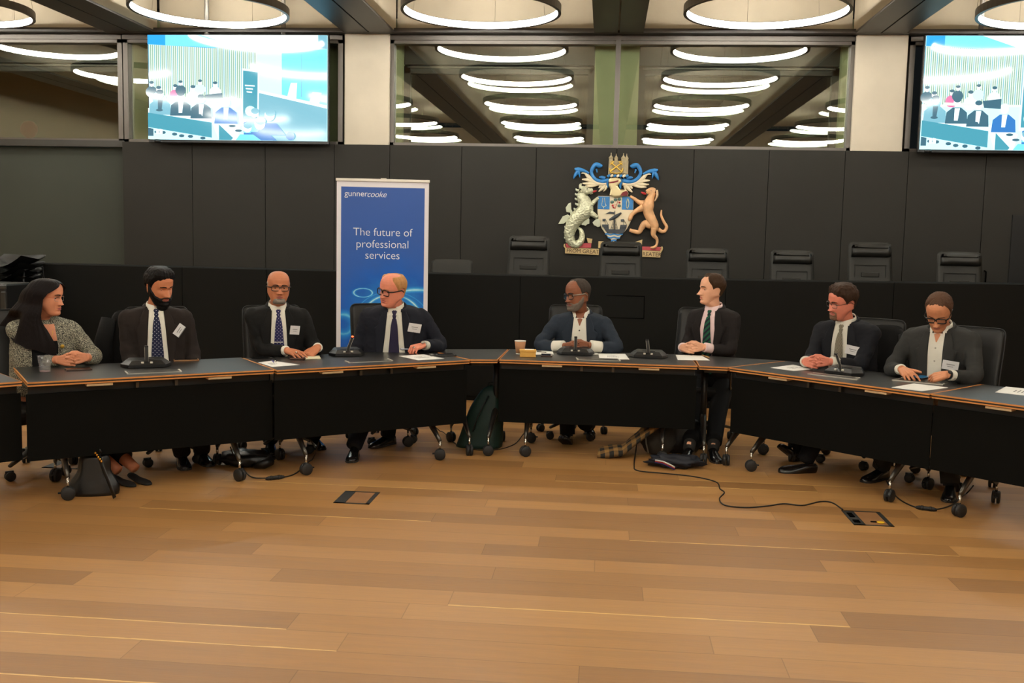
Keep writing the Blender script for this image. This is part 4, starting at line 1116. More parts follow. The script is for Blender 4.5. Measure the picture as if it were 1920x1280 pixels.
def patch(T, rows, off, edge=.0, g=.0):
    """sheet lying on the torso front: rows of (z, [x ...]); off outwards; returns a grid"""
    return [[(x, float(T.front(x, z, g))-off, z) for x in xs] for z, xs in rows]
M_WHITE = cloth('white shirt cloth', (226, 222, 208), .8); M_EYE = mat('eye white', rgb(176, 164, 152), rough=.25); M_IRIS = mat('dark iris', rgb(38, 26, 20), rough=.15)
M_SHOE = mat('black shoe leather', rgb(20, 19, 19), rough=.22, spec=.6); M_LENS = None
def lens_material():
    m = bpy.data.materials.new('spectacle lens'); m.use_nodes = True; nt = m.node_tree; nt.nodes.clear()
    o = nt.nodes.new('ShaderNodeOutputMaterial'); mx = nt.nodes.new('ShaderNodeMixShader'); t = nt.nodes.new('ShaderNodeBsdfTransparent'); g = nt.nodes.new('ShaderNodeBsdfGlossy'); g.inputs['Roughness'].default_value = .05
    t.inputs['Color'].default_value = (.93, .95, .96, 1); mx.inputs[0].default_value = .06
    nt.links.new(t.outputs[0], mx.inputs[1]); nt.links.new(g.outputs[0], mx.inputs[2]); nt.links.new(mx.outputs[0], o.inputs[0]); return m
M_LENS = lens_material(); M_CARD = mat('white name card', rgb(226, 224, 224), rough=.5); M_CARDK = mat('black name card', rgb(20, 20, 22), rough=.4); M_PRINT = mat('grey print', rgb(120, 118, 116), rough=.6)


def person(p):
    Rt = rot(0, 0, p['yaw'])@rot(p.get('lean', 8), p.get('tilt', 0), 0)
    Rh = rot(0, 0, p['hyaw'])@rot(p.get('hpitch', 5), p.get('hroll', 0), 0)
    hs = p.get('hs', 1.); Xh = np.array(p['head'], float)
    H = Head(**p.get('face', {})); T = Torso(**p.get('torso', {})); ts = p.get('ts', 1.)
    NB = np.array([0, .012, .588])*ts
    nb_w = Xh+hs*(Rh@np.array([0, .022, -.105]))+Rt@np.array([0, .020, -p.get('nl', .060)])
    O = nb_w-Rt@NB
    yaw = math.radians(p['yaw']); Rz = rot(0, 0, p['yaw'])
    root = empty('person', (O[0], O[1], 0), yaw, p['label'], 'person')
    o0 = np.array([O[0], O[1], 0.])
    LW = lambda P: (np.asarray(P, float)-o0)@Rz                # world -> root space
    tw = lambda P: np.asarray(P, float)@Rt.T*ts+O              # torso -> world
    hw = lambda P: np.asarray(P, float)@Rh.T*hs+Xh             # head -> world
    def done(b, name, m, parent=None, weld=0, flip=True):
        b.v = [tuple(v) for v in LW(np.array(b.v))]; return b.build(name, m, parent or root, weld, flip)
    SK = p['skin']
    # ---- the body: head, neck and trunk in one skin
    n = 96; th = thetas(n); zs = np.concatenate([np.linspace(.118, .100, 8), np.linspace(.096, -.122, 74)])
    G = [hw(H.pt(th, np.full(n, z))) for z in zs]
    u = np.arange(n)/n*2*math.pi; uu = thetas(n)
    nr = p.get('neck', .056); A = Xh+hs*(Rh@np.array([0, .020, -.125])); Bp = tw((0, .012, .590))
    for k in range(1, 6):
        t = k/6; c = A*(1-t)+Bp*t; R_ = Rh*(1-t)+Rt*t; r = nr*(1-.03*math.sin(t*3.14))
        G.append(c+np.stack([np.sin(uu)*r, -np.cos(uu)*r*1.06, np.zeros(n)], -1)@R_.T)
    for z in (.592, .575, .555, .53, .49, .44, .36, .26, .16, .08, 0, -.06):
        e = Torso(**p.get('torso', {})); a, f, bb = e.dims(z, -.022); a = max(a, .045); f = max(f, .045); bb = max(bb, .05)
        G.append(tw(np.stack([np.sin(uu)*a, np.where(np.cos(uu) > 0, -f, bb)*np.abs(np.cos(uu))**.9, np.full(n, z)], -1)))
    G = np.array(G); b = MB(); b.grid(G, closed=True); m_ = len(G)*n
    b.f += [tuple(range(n))[::-1], tuple(range(m_-n, m_))]; b.m += [0, 0]; b.sm += [True, True]
    body = done(b, 'body', SK, weld=1e-7)
    ops = []
    # ears
    for s in (-1, 1):
        w = float(H.dims(np.array(-.01))[0]); Re = rot(10, 0, 0)@rot(0, 0, s*32)
        b = MB(); b.ell((0, 0, 0), (.0075, .017, .031), nu=16, nv=12)
        V = np.array(b.v); V[:, 0] += s*.004*((V[:, 1]/.017)**2); V[:, 1] *= 1+.25*(V[:, 2]/.031)
        b.v = [tuple(v) for v in hw(V@Re.T+np.array([s*(w+.009+.004*H.fat), .022, -.010]))]
        ops.append(done(b, 'ear', SK))
    # arms with hands
    hands = {}
    sx = .180*p.get('torso', {}).get('shoulder', 1.)
    sleeves = []
    for side, key in ((1, 'R'), (-1, 'L')):                      # the person's right hand is on the viewer's left
        a = p['arms'][key]; S = tw((-side*(sx-.006), .008, p.get('shz', .528)))
        W = np.array(a['wrist'], float); E = solve_elbow(S, W, .285*ts, .262*ts, Rz@np.array(a.get('pole', (-side*.30, .45, -.85))), a.get('zmin', .755))
        P = arm_path(S, E, W); b = MB(); k = len(P)
        b.tube(P, np.interp(np.linspace(0, 1, k), [0, .45, .5, .7, 1], [.045, .040, .038, .036, .0265]), 14)
        P2 = P
        if a.get('hand', True):
            ch, PP = hand_chains(W, a['d'], a['n'], side, a['curl'], a.get('thumb', (35, 20, 25)), a.get('spread', 1.), a.get('sc', 1.02)*p.get('hsc', 1.))
            for pts, rad in ch: add_chain(b, pts, rad)
            hands[key] = PP
        b.v = [tuple(v) for v in LW(np.array(b.v))]
        ops.append(remesh('arm', b, SK, .0036, 2, root)); sleeves.append((side, key, P2, a))
    # legs
    hip = [tw((-s*.09, -.02, -.02)) for s in (1, -1)]
    legs = []
    for i, (fx, fy, fyaw, lift) in enumerate(p['feet']):
        an = np.array([fx, fy, .085+lift]); h = hip[i]; fw = Rz@np.array([0, -1, 0])
        mid = (h+an)/2; D = np.linalg.norm(an-h); l1, l2 = .43, .40
        kx = (l1*l1-l2*l2+D*D)/(2*D); hh = math.sqrt(max(l1*l1-kx*kx, .0004)); uv = (an-h)/D
        pl = fw*1.+np.array([0, 0, .9]); pl -= uv*(pl@uv); pl /= np.linalg.norm(pl); kn = h+uv*kx+pl*hh
        kn[2] = min(kn[2], .60)
        legs.append((h, kn, an, fyaw))
        b = MB(); P = arm_path(h, kn, an); b.tube(P, np.interp(np.linspace(0, 1, len(P)), [0, .45, .55, .72, 1], [.060, .048, .046, .048, .033]), 14)
        ops.append(done(b, 'leg', SK))
    for o in ops:
        mod(body, 'BOOLEAN', operation='UNION', solver='MANIFOLD', object=o)
    nb0 = len(body.data.vertices); dg = bpy.context.evaluated_depsgraph_get(); dg.update()
    me = bpy.data.meshes.new_from_object(body.evaluated_get(dg), depsgraph=dg)
    if len(me.vertices) < nb0*1.2:
        print('BOOLEAN WEAK', p['key'], nb0, len(me.vertices))
    old = body.data; body.modifiers.clear(); body.data = me; me.name = 'body'; bpy.data.meshes.remove(old)
    for o in ops:
        q = o.data; bpy.data.objects.remove(o); bpy.data.meshes.remove(q)
    while len(me.materials) > 1: me.materials.pop()
    me.polygons.foreach_set('use_smooth', [True]*len(me.polygons)); me.update()
    # ---- face parts
    gz = p.get('gaze', (0, 0)); closed = p.get('closed', False)
    for s in (-1, 1):
        c = np.array([s*.032, float(H.front(s*.032, .002))+(.0080 if not closed else .0098), .001]); b = MB(); nu, nv = 20, 16; Rg = rot(gz[1], 0, gz[0])
        for i in range(nv):
            for j in range(nu):
                V = []
                for di, dj in ((0, 0), (0, 1), (1, 1), (1, 0)):
                    t = math.pi*(i+di)/nv; a = 2*math.pi*(j+dj)/nu; V.append(np.array([math.sin(t)*math.sin(a), -math.sin(t)*math.cos(a), math.cos(t)]))
                m3 = np.mean(V, 0); m3 /= np.linalg.norm(m3); lid = m3[2] > (.26 if not closed else -.20) or m3[2] < -.40
                ir = (Rg.T@m3)[1] < -.85
                r = .0124 if not lid else .0131
                mi = 2 if lid else (1 if ir else 0)
                if closed and -.40 <= m3[2] <= -.20: mi = 1
                b.add([hw(c+r*v) for v in V], [(0, 3, 2, 1)], mi, True)
        done(b, 'eye', [M_EYE, M_IRIS, SK])
    bc = p['hair']
    for s in (-1, 1):
        xs = np.linspace(.013, .051, 9)*s; b = MB(); rows = []
        for v in (-1, 0, 1):
            rows.append([hw((x, float(H.front(x, .023))-.0022-.001*(v == 0), .0205+p.get('browz', 0)+.006*math.sin((abs(x)-.013)/.038*2.4)-.004*(abs(x)-.013)/.038+v*p.get('browt', .0046)*(1-.55*(abs(x)-.013)/.038))) for x in xs])
        b.grid(rows); done(b, 'eyebrow', p.get('browm', bc))
    b = MB(); xs = np.linspace(-.0235, .0235, 15); rows = []
    for v in np.linspace(1, -1, 9):
        rows.append([hw((x, float(H.front(x, -.0675+v*.0095*(1-(abs(x)/.0245)**2)))-.0012, -.0675+v*.0095*(1-(abs(x)/.0245)**2))) for x in xs])
    b.grid(rows); done(b, 'lips', p['lipm'])
    # ---- hair and beard grown on the same skull
    def shell(name, m, fn, n=180, zr=(.118, -.119), nzr=130):
        th = thetas(n); b = MB(); zz = np.concatenate([np.linspace(zr[0], .1, 8), np.linspace(.097, zr[1], nzr)]); Z, TH = np.meshgrid(zz, th, indexing='ij')
        dg_ = np.degrees(np.abs((TH+math.pi) % (2*math.pi)-math.pi)); base = H.pt(TH, Z); t = fn(dg_, Z, base)
        fq = p.get('tuft', 62.); nz_ = np.array([[mnoise.noise(Vector((q[0]*fq, q[1]*fq, q[2]*fq*.45))) for q in row] for row in base])
        tt = np.where(t > 0, t*(1+p.get('tufta', .22)*nz_), t); out = H.pt(TH, Z, np.maximum(tt, -.004)[..., ])
        keep = t > -.0036; V = hw(out.reshape(-1, 3)); a_, b_ = Z.shape; Fc = []
        for i in range(a_-1):
            for j in range(b_):
                q = [(i, j), (i, (j+1) % b_), (i+1, (j+1) % b_), (i+1, j)]
                if sum(keep[x] for x in q) >= 3: Fc.append([x*b_+y for x, y in q])
        if keep[0].all(): Fc.append(list(range(b_))[::-1])
        b.add(V, Fc, 0, True); o = done(b, name, m, weld=0)
        bm = bmesh.new(); bm.from_mesh(o.data); bmesh.ops.delete(bm, geom=[v for v in bm.verts if not v.link_faces], context='VERTS'); bm.to_mesh(o.data); bm.free(); return o
    if 'hairline' in p:
        hl = p['hairline']; T0, bald = p.get('hairt', .012), p.get('bald')
        def fh(d, Z, P):
            lo = np.interp(d, hl[0], hl[1])+.0030*np.sin(d*.10+1)+.0016*np.sin(d*.27); q = Z-lo
            t = T0*(.30+.70*sstep(-.03, .065, Z))*sstep(-.002, .045, q)-.0045*sstep(.006, -.010, q)
            ear = gauss(d-101, 14)*gauss(P[..., 2]+.012, .027); k = sstep(.38, .55, ear); t = t*(1-k)-.0045*k
            if bald is not None: k = bald(d, Z); t = t*(1-k)-.0045*k
            if 'hairf' in p: t = t*p['hairf'](d, Z)
            return t
        shell('hair', bc, fh)
    if 'beard' in p:
        bd = p['beard']
        def fb(d, Z, P):
            hi = np.interp(d, bd['d'], bd['hi'])+.001*np.sin(d*.3); q = hi-Z; m_ = sstep(bd.get('dmax', 92)-5, bd.get('dmax', 92)+3, d); x = P[..., 0]
            t = bd['t']*sstep(-.001, .014, q)-.0045*sstep(.004, -.006, q); t = t*(1-m_)-.0045*m_
            e = np.sqrt((x/.0255)**2+((Z+.0675)/.0105)**2); k = sstep(1.25, .9, e); t = t*(1-k)-.0045*k
            return t
        shell('beard', p.get('beardm', bc), fb, n=180)
        if bd.get('long'):
            b = MB(); b.ell((0, -.052, -.122), (.040, .036, bd['long'])); b.v = [tuple(v) for v in hw(np.array(b.v))]; done(b, 'beard_tip', p.get('beardm', bc))
    if p.get('longhair'): p['longhair'](p, done, hw, tw, H)
    # ---- spectacles
    g = p.get('glasses')
    if g:
        b = MB(); L_ = MB(); rw, rh, thk, mtl = g['w'], g['h'], g['t'], g['m']; ey = float(H.front(.032, .0))-g.get('y', .013)-.007; zc = g.get('z', -.003)
        for s in (-1, 1):
            q = [];
            for k in range(24):
                a = 2*math.pi*k/24; e = g.get('e', .5); q.append(np.array([s*(.033+g.get('gap', 0))+rw*np.sign(math.cos(a))*abs(math.cos(a))**e, ey+.006*abs(math.cos(a))*(1 if math.cos(a)*s > 0 else 0), zc+rh*np.sign(math.sin(a))*abs(math.sin(a))**e]))
            if not g.get('rimless'): b.tube([hw(v) for v in q+[q[0]]], thk*hs, 6, cap=False)
            elif g.get('half'): b.tube([hw(v) for v in q[0:13]], thk*hs, 6)
            L_.add([hw(v) for v in q], [tuple(range(24))])
            xo = s*(.033+g.get('gap', 0)+rw); wE = float(H.dims(np.array(0.))[0])
            b.tube([hw(v) for v in ((xo, ey+.004, zc+rh*.55), (s*(wE+.004), ey+.030, zc+rh*.6), (s*(wE+.005), .016, zc+.012), (s*(wE+.004), .036, zc-.004))], thk*.9*hs, 6, mi=1, sq=(1.4, .8))
        b.tube([hw(v) for v in ((-.033+rw-.002, ey, zc+.004), (0, ey-.004, zc+.009), (.033-rw+.002, ey, zc+.004))], thk*hs, 6)
        fr = done(b, 'glasses', [mtl, g.get('mt', mtl)]); done(L_, 'lens', M_LENS, fr)
    # ---- jacket: trunk and sleeves in one cloth
    JM = p['jacket']; b = MB(); gj = p.get('ease', .006)
    zz = [z_ for z_ in (-.06, 0, .08, .16) if z_ >= p.get('jbot', -.1)]+[ .26, .36, .44, .49, .525, .55, .572, .592, .604]
    G = [tw(T.ring(z, 40, gj)) for z in zz]; b.grid(G, closed=True); k = len(G)*40; b.f += [tuple(range(40))[::-1], tuple(range(k-40, k))]; b.m += [0, 0]; b.sm += [True, True]
    slr = p.get('sleeve', 1.)
    for side, key, P, a in sleeves:
        L = np.concatenate([[0], np.cumsum(np.linalg.norm(np.diff(P, axis=0), axis=1))]); L /= L[-1]; cut = a.get('cuff', .93)
        tt = np.linspace(0, cut, 26); Q = np.stack([np.interp(tt, L, P[:, i]) for i in range(3)], -1)
        rad = np.interp(tt, [0, .1, .3, .5, .75, cut], [.065, .064, .057, .056, .050, .0415])*slr
        wr = np.array([.0035*math.sin(31*t+7*side)*(1 if .3 < t < .75 else .4) for t in tt]); b.tube(Q, rad+wr, 18)
        b.ell(Q[0]+(Rt@np.array([0, 0, -.008])), (.067*slr,)*3)
    b.v = [tuple(v) for v in LW(np.array(b.v))]
    J = remesh('jacket', b, JM, .0085, 5, root)
    co = np.array([v.co for v in J.data.vertices]); nn = np.array([v.normal for v in J.data.vertices]); am = p.get('wrinkle', .0062)
    wv = np.array([.8*mnoise.noise(Vector((q[0]*8, q[1]*8, q[2]*15+3*q[0])))+.9*(.35-abs(mnoise.noise(Vector((q[0]*13+5, q[1]*13, q[2]*21-9*abs(q[0]))))))+.3*mnoise.noise(Vector((q[0]*26, q[1]*26, q[2]*44))) for q in co]); nk = LW(tw((0, .012, .62))); wv *= sstep(.07, .19, np.linalg.norm(co-nk, axis=1)); co += nn*(wv*am)[:, None]
    J.data.vertices.foreach_set('co', co.reshape(-1)); J.data.update()
    # ---- shirt front, lapels, collar, tie on the chest
    vb, hwf = p.get('vbot', .20), p['open']                   # opening: half width by height
    zrow = np.linspace(.588, vb, 26); sm = p.get('shirt', M_WHITE)
    off = .0085
    rows = [(z, np.linspace(-1, 1, 13)*max(hwf(z), .002)+p.get('vx', 0)*(.588-z)) for z in zrow]
    sc_ = p.get('scoop')
    if sc_:
        up_ = [r for r in rows if r[0] > sc_-.03]; rows = [r for r in rows if r[0] <= sc_]
        b = MB(); off = .012; b.grid([tw(r) for r in np.array(patch(T, up_, off-.0005, g=gj))]); done(b, 'chest_skin', SK)
        b = MB(); b.tube([tw((.052*math.sin(a), float(T.front(.05*math.sin(a), .555-.085*math.cos(a), gj))-.014, .555-.085*math.cos(a))) for a in np.linspace(-1.5, 1.5, 17)], .0013, 5); b.ell(tw((0, float(T.front(0, .455, gj))-.017, .455)), (.004, .003, .010)); done(b, 'necklace', A_GLD)
        b = MB(); b.lathe([(.013, -.004), (.014, .0), (.006, .005)], tw((hwf(.44)+.026, float(T.front(hwf(.44)+.026, .44, gj))-.010, .44)), 12, Rt@rot(90, 0, 0)); done(b, 'brooch', A_GLD)
    b = MB(); b.grid([tw(r) for r in np.array(patch(T, rows, off+.0015, g=gj))]); sf = done(b, 'shirt', sm)
    if p.get('buttons'):
        b = MB(); z = .50
        while z > vb+.03:
            b = MB(); x = p.get('vx', 0)*(.588-z); b.ell(tw((x, float(T.front(x, z, gj))-.0150, z)), (.0065, .0065, .0065), nu=8, nv=6); z -= .085
            done(b, 'button', p['buttons'], sf)
        b = MB(); rows = [(z, p.get('vx', 0)*(.588-z)+np.array([-.016, .016])) for z in np.linspace(.555, vb, 16)]; b.grid([tw(r) for r in np.array(patch(T, rows, off+.0045, g=gj))]); done(b, 'placket', sm, sf)
    # what shows between the collar points: bare neck, or the buttoned collar band behind the knot
    on_ = p.get('openneck'); b = MB(); z1 = .535 if on_ else .570; rr_ = []
    for v in np.linspace(0, 1, 10):
        z = lerp(.628, z1, v); hwid = lerp(.040, .003, v) if on_ else .046; yb_ = float(T.front(0., min(z1, .56), gj))-(.0150 if on_ else .0105)
        rr_.append([tw((x, lerp(-.046+5.*x*x, yb_+2.*x*x, v**.75), z)) for x in np.linspace(-hwid, hwid, 9)])
    if p.get('collar', True): b.grid(np.array(rr_)); done(b, 'neckline' if on_ else 'collar_band', SK if on_ else sm)
    if p.get('lapels', True):
        for s in (-1, 1):
            lw = lambda z: float(np.interp(z, [vb, vb+.03, .40, .478, .482, .53, .60], [.004, .012, .066, .086, .060, .056, .030]))
            rows = []
            for z in np.linspace(.594, vb, 34):
                x0 = p.get('vx', 0)*(.588-z)+s*(hwf(z)-.003); x1 = x0+s*lw(z); xs = np.linspace(x0, x1, 6)
                yo = [float(T.front(x, z, gj)) for x in xs]
                rows.append([(xs[0], yo[0]-.002, z)]+[(x, y-.015-.007*i/5, z) for i, (x, y) in enumerate(zip(xs, yo))]+[(xs[-1]+s*.001, yo[-1]+.001, z)])
            b = MB(); b.grid([tw(r) for r in np.array(rows)]); done(b, 'lapel', JM)
        # collar roll behind the neck
        b = MB(); q = []
        for a in np.linspace(-132, 132, 25):
            r = math.radians(a); q.append(tw((math.sin(r)*.083, math.cos(r)*.084+.012, .594+.014*math.cos(r))))
        b.tube(q, .0135, 10, sq=(1.9, .85)); done(b, 'jacket_collar', JM)
    if p.get('collar', True):
        cm = p.get('shirt', M_WHITE); b = MB(); rows = []; op = p.get('copen', 12)
        for a in np.linspace(op, 360-op, 41):
            r = math.radians(a); x, y = math.sin(r), -math.cos(r); fr = max(0, -y)
            c = np.array([0, .012, 0]); dz = .012*y
            rows.append([tw(c+np.array([x*.0600, y*.0635, .628+dz])), tw(c+np.array([x*.0625, y*.0665, .634+dz])), tw(c+np.array([x*.0675, y*.0715, .620+dz])), tw(c+np.array([x*.0690, y*.0725, .602+dz])), tw(c+np.array([x*.0560, y*.0580, .575+dz]))])
        b.grid(rows)
        for s in (-1, 1):                                        # the two points
            w_ = p.get('cpt', .040); yf = float(T.front(0., .54, gj)); ax_ = .030 if p.get('openneck') else .008; A_ = (s*ax_, -.073, .606); A2 = (s*(ax_+.004), -.069, .622); B_ = (s*.0615, -.022, .632); C_ = (s*.056, -.070, .584); D_ = (s*w_, min(yf+.001, -.085)-.018, .538); M_ = (s*(.044 if p.get('openneck') else .038), -.076, .602)
            b.add([tw(q) for q in (A_, A2, B_, C_, D_, M_)], [(0, 1, 5), (1, 2, 5), (2, 3, 5), (3, 4, 5), (4, 0, 5)], 0, True)
        done(b, 'shirt_collar', cm)
    if 'tie' in p:
        tl = p.get('tiel', vb-.02); b = MB(); rows = []
        vx = p.get('vx', 0)
        for z in np.linspace(.548, tl, 30):
            h = float(np.interp(z, [tl, .30, .50, .548], [.043, .041, .025, .015])); x0 = vx*(.588-z); rows.append([(x0+h*t, float(T.front(0., z, gj))-.0165-.005*(1-t*t), z) for t in np.linspace(-1, 1, 7)])
        b.grid([tw(r) for r in np.array(rows)])
        kn = [[(h*t, -max(.080, -float(T.front(0., z, gj))+.008)-.010*(1-t*t)-dy, z) for t in np.linspace(-1, 1, 7)] for z, h, dy in ((.600, .016, -.008), (.592, .020, .0), (.572, .017, .002), (.548, .0125, .0), (.542, .011, -.005))]
        b.grid([tw(r) for r in np.array(kn)]); te = done(b, 'tie', p['tie'])
        if p.get('clip'):
            z = p['clip']; b = MB(); y = float(T.front(0., z, gj)); b.box((0, 0, 0), (.064, .004, .006)); b.v = [tuple(tw(np.array(v)+(vx*(.588-z)-.004, y-.0275, z))) for v in b.v]; done(b, 'tie_clip', mat('pale silver clip', rgb(222, 218, 210), rough=.35, metal=.2), te)
    # ---- cuffs, watch, ring
    for side, key, P, a in sleeves:
        L = np.concatenate([[0], np.cumsum(np.linalg.norm(np.diff(P, axis=0), axis=1))]); L /= L[-1]
        if a.get('shirtcuff', .97):
            c0, c1 = a.get('cuff', .93)-.02, a.get('shirtcuff', .97); tt = np.linspace(c0, c1, 6); Q = np.stack([np.interp(tt, L, P[:, i]) for i in range(3)], -1)
            b = MB(); b.tube(Q, a.get('cr', .0365), 18); done(b, 'shirt_cuff', a.get('cuffm', p.get('shirt', M_WHITE)))
        if a.get('watch'):
            tt = np.linspace(.965, .995, 3); Q = np.stack([np.interp(tt, L, P[:, i]) for i in range(3)], -1); b = MB(); b.tube(Q, .0315, 16)
            dn = np.array(a['n'], float); dn /= np.linalg.norm(dn); b.lathe([(.014, 0), (.0155, .004), (.012, .007)], Q[1]+dn*.028, 14, frame(np.cross(dn, (0, .3, 1)), np.cross(dn, np.cross(dn, (0, .3, 1))))); done(b, 'watch', a['watch'])
        if a.get('ring') and key in hands:
            k, x, yv = a['ring']; b = MB(); b.ell(hands[key](x, yv, .010), (.009, .009, .007)); done(b, 'finger_ring', M_CHROME)
    # ---- name badge
    bd = p.get('badge')
    if bd:
        x, z, w, h, rl = bd['x'], bd['z'], bd.get('w', .088), bd.get('h', .055), bd.get('roll', 0)
        y = float(T.front(x, z, gj))-.0265; sl = (float(T.front(x+.03, z, gj))-float(T.front(x-.03, z, gj)))/.06
        Rb = rot(0, 0, math.degrees(math.atan(sl)))@rot(-4, -rl, 0); b = MB(); b.box((0, 0, 0), (w, .002, h)); b.v = [tuple(v) for v in tw(np.array(b.v)@Rb.T+np.array([x, y, z]))]; card = done(b, 'name_badge', bd.get('m', M_CARD))
        b = MB()
        for k, (lx, lw_) in enumerate(((0, .5), (.0, .36))): b.box((lx, -.0016, .006-.014*k), (w*lw_, .0012, .0042-.0012*k))
        if bd.get('edge'): b.box((0, -.0016, -h/2+.003), (w*.98, .0012, .005))
        b.v = [tuple(v) for v in tw(np.array(b.v)@Rb.T+np.array([x, y, z]))]; done(b, 'print', bd.get('pm', M_PRINT), card)
    # ---- trousers or skirt, shoes
    b = MB(); TM = p.get('trousers', JM)
    for i, (h, kn, an, fy) in enumerate(legs):
        P = arm_path(h, kn, an); L = np.linspace(0, 1, len(P)); e = p.get('hem', 1.); tt = np.linspace(0, e, 22); Q = np.stack([np.interp(tt, L, P[:, j]) for j in range(3)], -1)
        b.tube(Q, np.interp(tt, [0, .3, .5, .75, 1.], [.092, .080, .072, .066, .060])*p.get('legw', 1.), 16)
    b.ell(tw((0, 0, -.03)), (.20, .165, .16)); done(b, 'trousers' if not p.get('skirt') else 'skirt', TM)
    for i, (h, kn, an, fy) in enumerate(legs):
        lift = p['feet'][i][3]; b = MB(); Rf = rot(0, 0, fy)@rot(p['feet'][i][4] if len(p['feet'][i]) > 4 else 0, 0, 0) if 0 else rot(0, 0, fy)
        pit = p.get('shoepitch', (0, 0))[i]; Rf = Rf@rot(pit, 0, p.get('shoeroll', (0, 0))[i] if 0 else 0)@rot(0, p.get('shoeroll', (0, 0))[i], 0)
        heel = p.get('heel', False)
        if heel: sec = [(.055, .026, .03, .050), (.03, .030, .022, .046), (-.02, .031, .012, .034), (-.08, .036, .004, .032), (-.125, .034, .003, .028), (-.155, .022, .003, .020), (-.172, .006, .004, .012)]
        else: sec = [(.075, .024, .0, .070), (.06, .034, .0, .085), (.02, .037, .0, .092), (-.03, .038, .0, .080), (-.08, .044, .0, .062), (-.13, .047, .0, .050), (-.17, .042, .0, .042), (-.195, .028, .0, .034), (-.205, .010, .003, .022)]
        rows = []
        for y, w, z0, z1 in sec:
            rows.append([(w*math.cos(a)*(1 if math.sin(a) > -.3 else 1.0), y, z0+(z1-z0)*max(0, (math.sin(a)+.35)/1.35)) for a in np.linspace(-.36, math.pi+.36, 15)])
        V = np.array(rows); V = V@Rf.T+np.array([an[0], an[1], lift]); b.grid(V, closed=True)
        k = V.shape[1]; o_ = 0; b.f += [tuple(range(k))[::-1], tuple(range((len(rows)-1)*k, len(rows)*k))]; b.m += [0, 0]; b.sm += [False, False]
        if not heel:
            S = np.array([[(w*1.06*t, y, zz_) for t, zz_ in ((-1, .0), (-1, .012), (1, .012), (1, .0))] for y, w, z0, z1 in sec]); S = S@Rf.T+np.array([an[0], an[1], lift]); b.grid(S, mi=1, smooth=False, closed=True)
        shoe = done(b, 'shoe', [p.get('shoem', M_SHOE), mat('shoe sole', rgb(44, 38, 34), rough=.7)])
        if not p.get('skirt'):
            b = MB(); b.tube([(an[0], an[1], lift+.07), (an[0]+.5*(kn[0]-an[0]), an[1]+.5*(kn[1]-an[1]), lift+.085+.5*(kn[2]-an[2]))], [.044, .057], 14); done(b, 'sock', p.get('sock', mat('black sock', rgb(18, 18, 20), rough=.8)))
    return root
# ------------------------------------------------------------------ the eight people at the tables
def tl(key): o, a = TAB[key]; return o, a
def hp(x, y, key, off): o, a = tl(key); return pline(x, y, o, a, off)
def fl(x, y, yaw=0, lift=0): q = pz(x, y, 0); return (q[0], q[1]+.06, yaw, lift)
def nrm(v): v = np.array(v, float); return v/np.linalg.norm(v)
def fr_of(yaw): a = math.radians(yaw); return np.array([math.sin(a), -math.cos(a), 0]), np.array([math.cos(a), math.sin(a), 0])
def lipm(n, c): return mat('lips ' + n, rgb(*c), rough=.4)


def clasp(x, y, z, yaw, spread=.078, curl=((52, 72, 30),)*4, rise=.012, back=.042, **k):
    """folded hands on the table: each hand's fingers lie over the back of the other"""
    C = pz(x, y, z); f, r = fr_of(yaw); u = np.array([0, 0, 1.])
    R = dict(wrist=C-r*spread-f*back+u*.0, d=r*.80+f*.58, n=f*.80-r*.58+u*.12, curl=curl, thumb=(30, 2, 24))
    L = dict(wrist=C+r*spread-f*back+u*rise, d=-r*.80+f*.58, n=f*.80+r*.58+u*.12, curl=curl, thumb=(30, 2, 24))
    for d in (R, L): d.update(k)
    return {'R': R, 'L': L}


HAIRFULL = ([0, 25, 50, 66, 78, 88, 96, 112, 130, 180], [.082, .080, .066, .048, .016, -.022, -.022, -.030, -.055, -.080])
cast = []
# 1 ---- the woman in the tweed jacket
c_hair1 = hairm('long black', (20, 14, 14), .46)


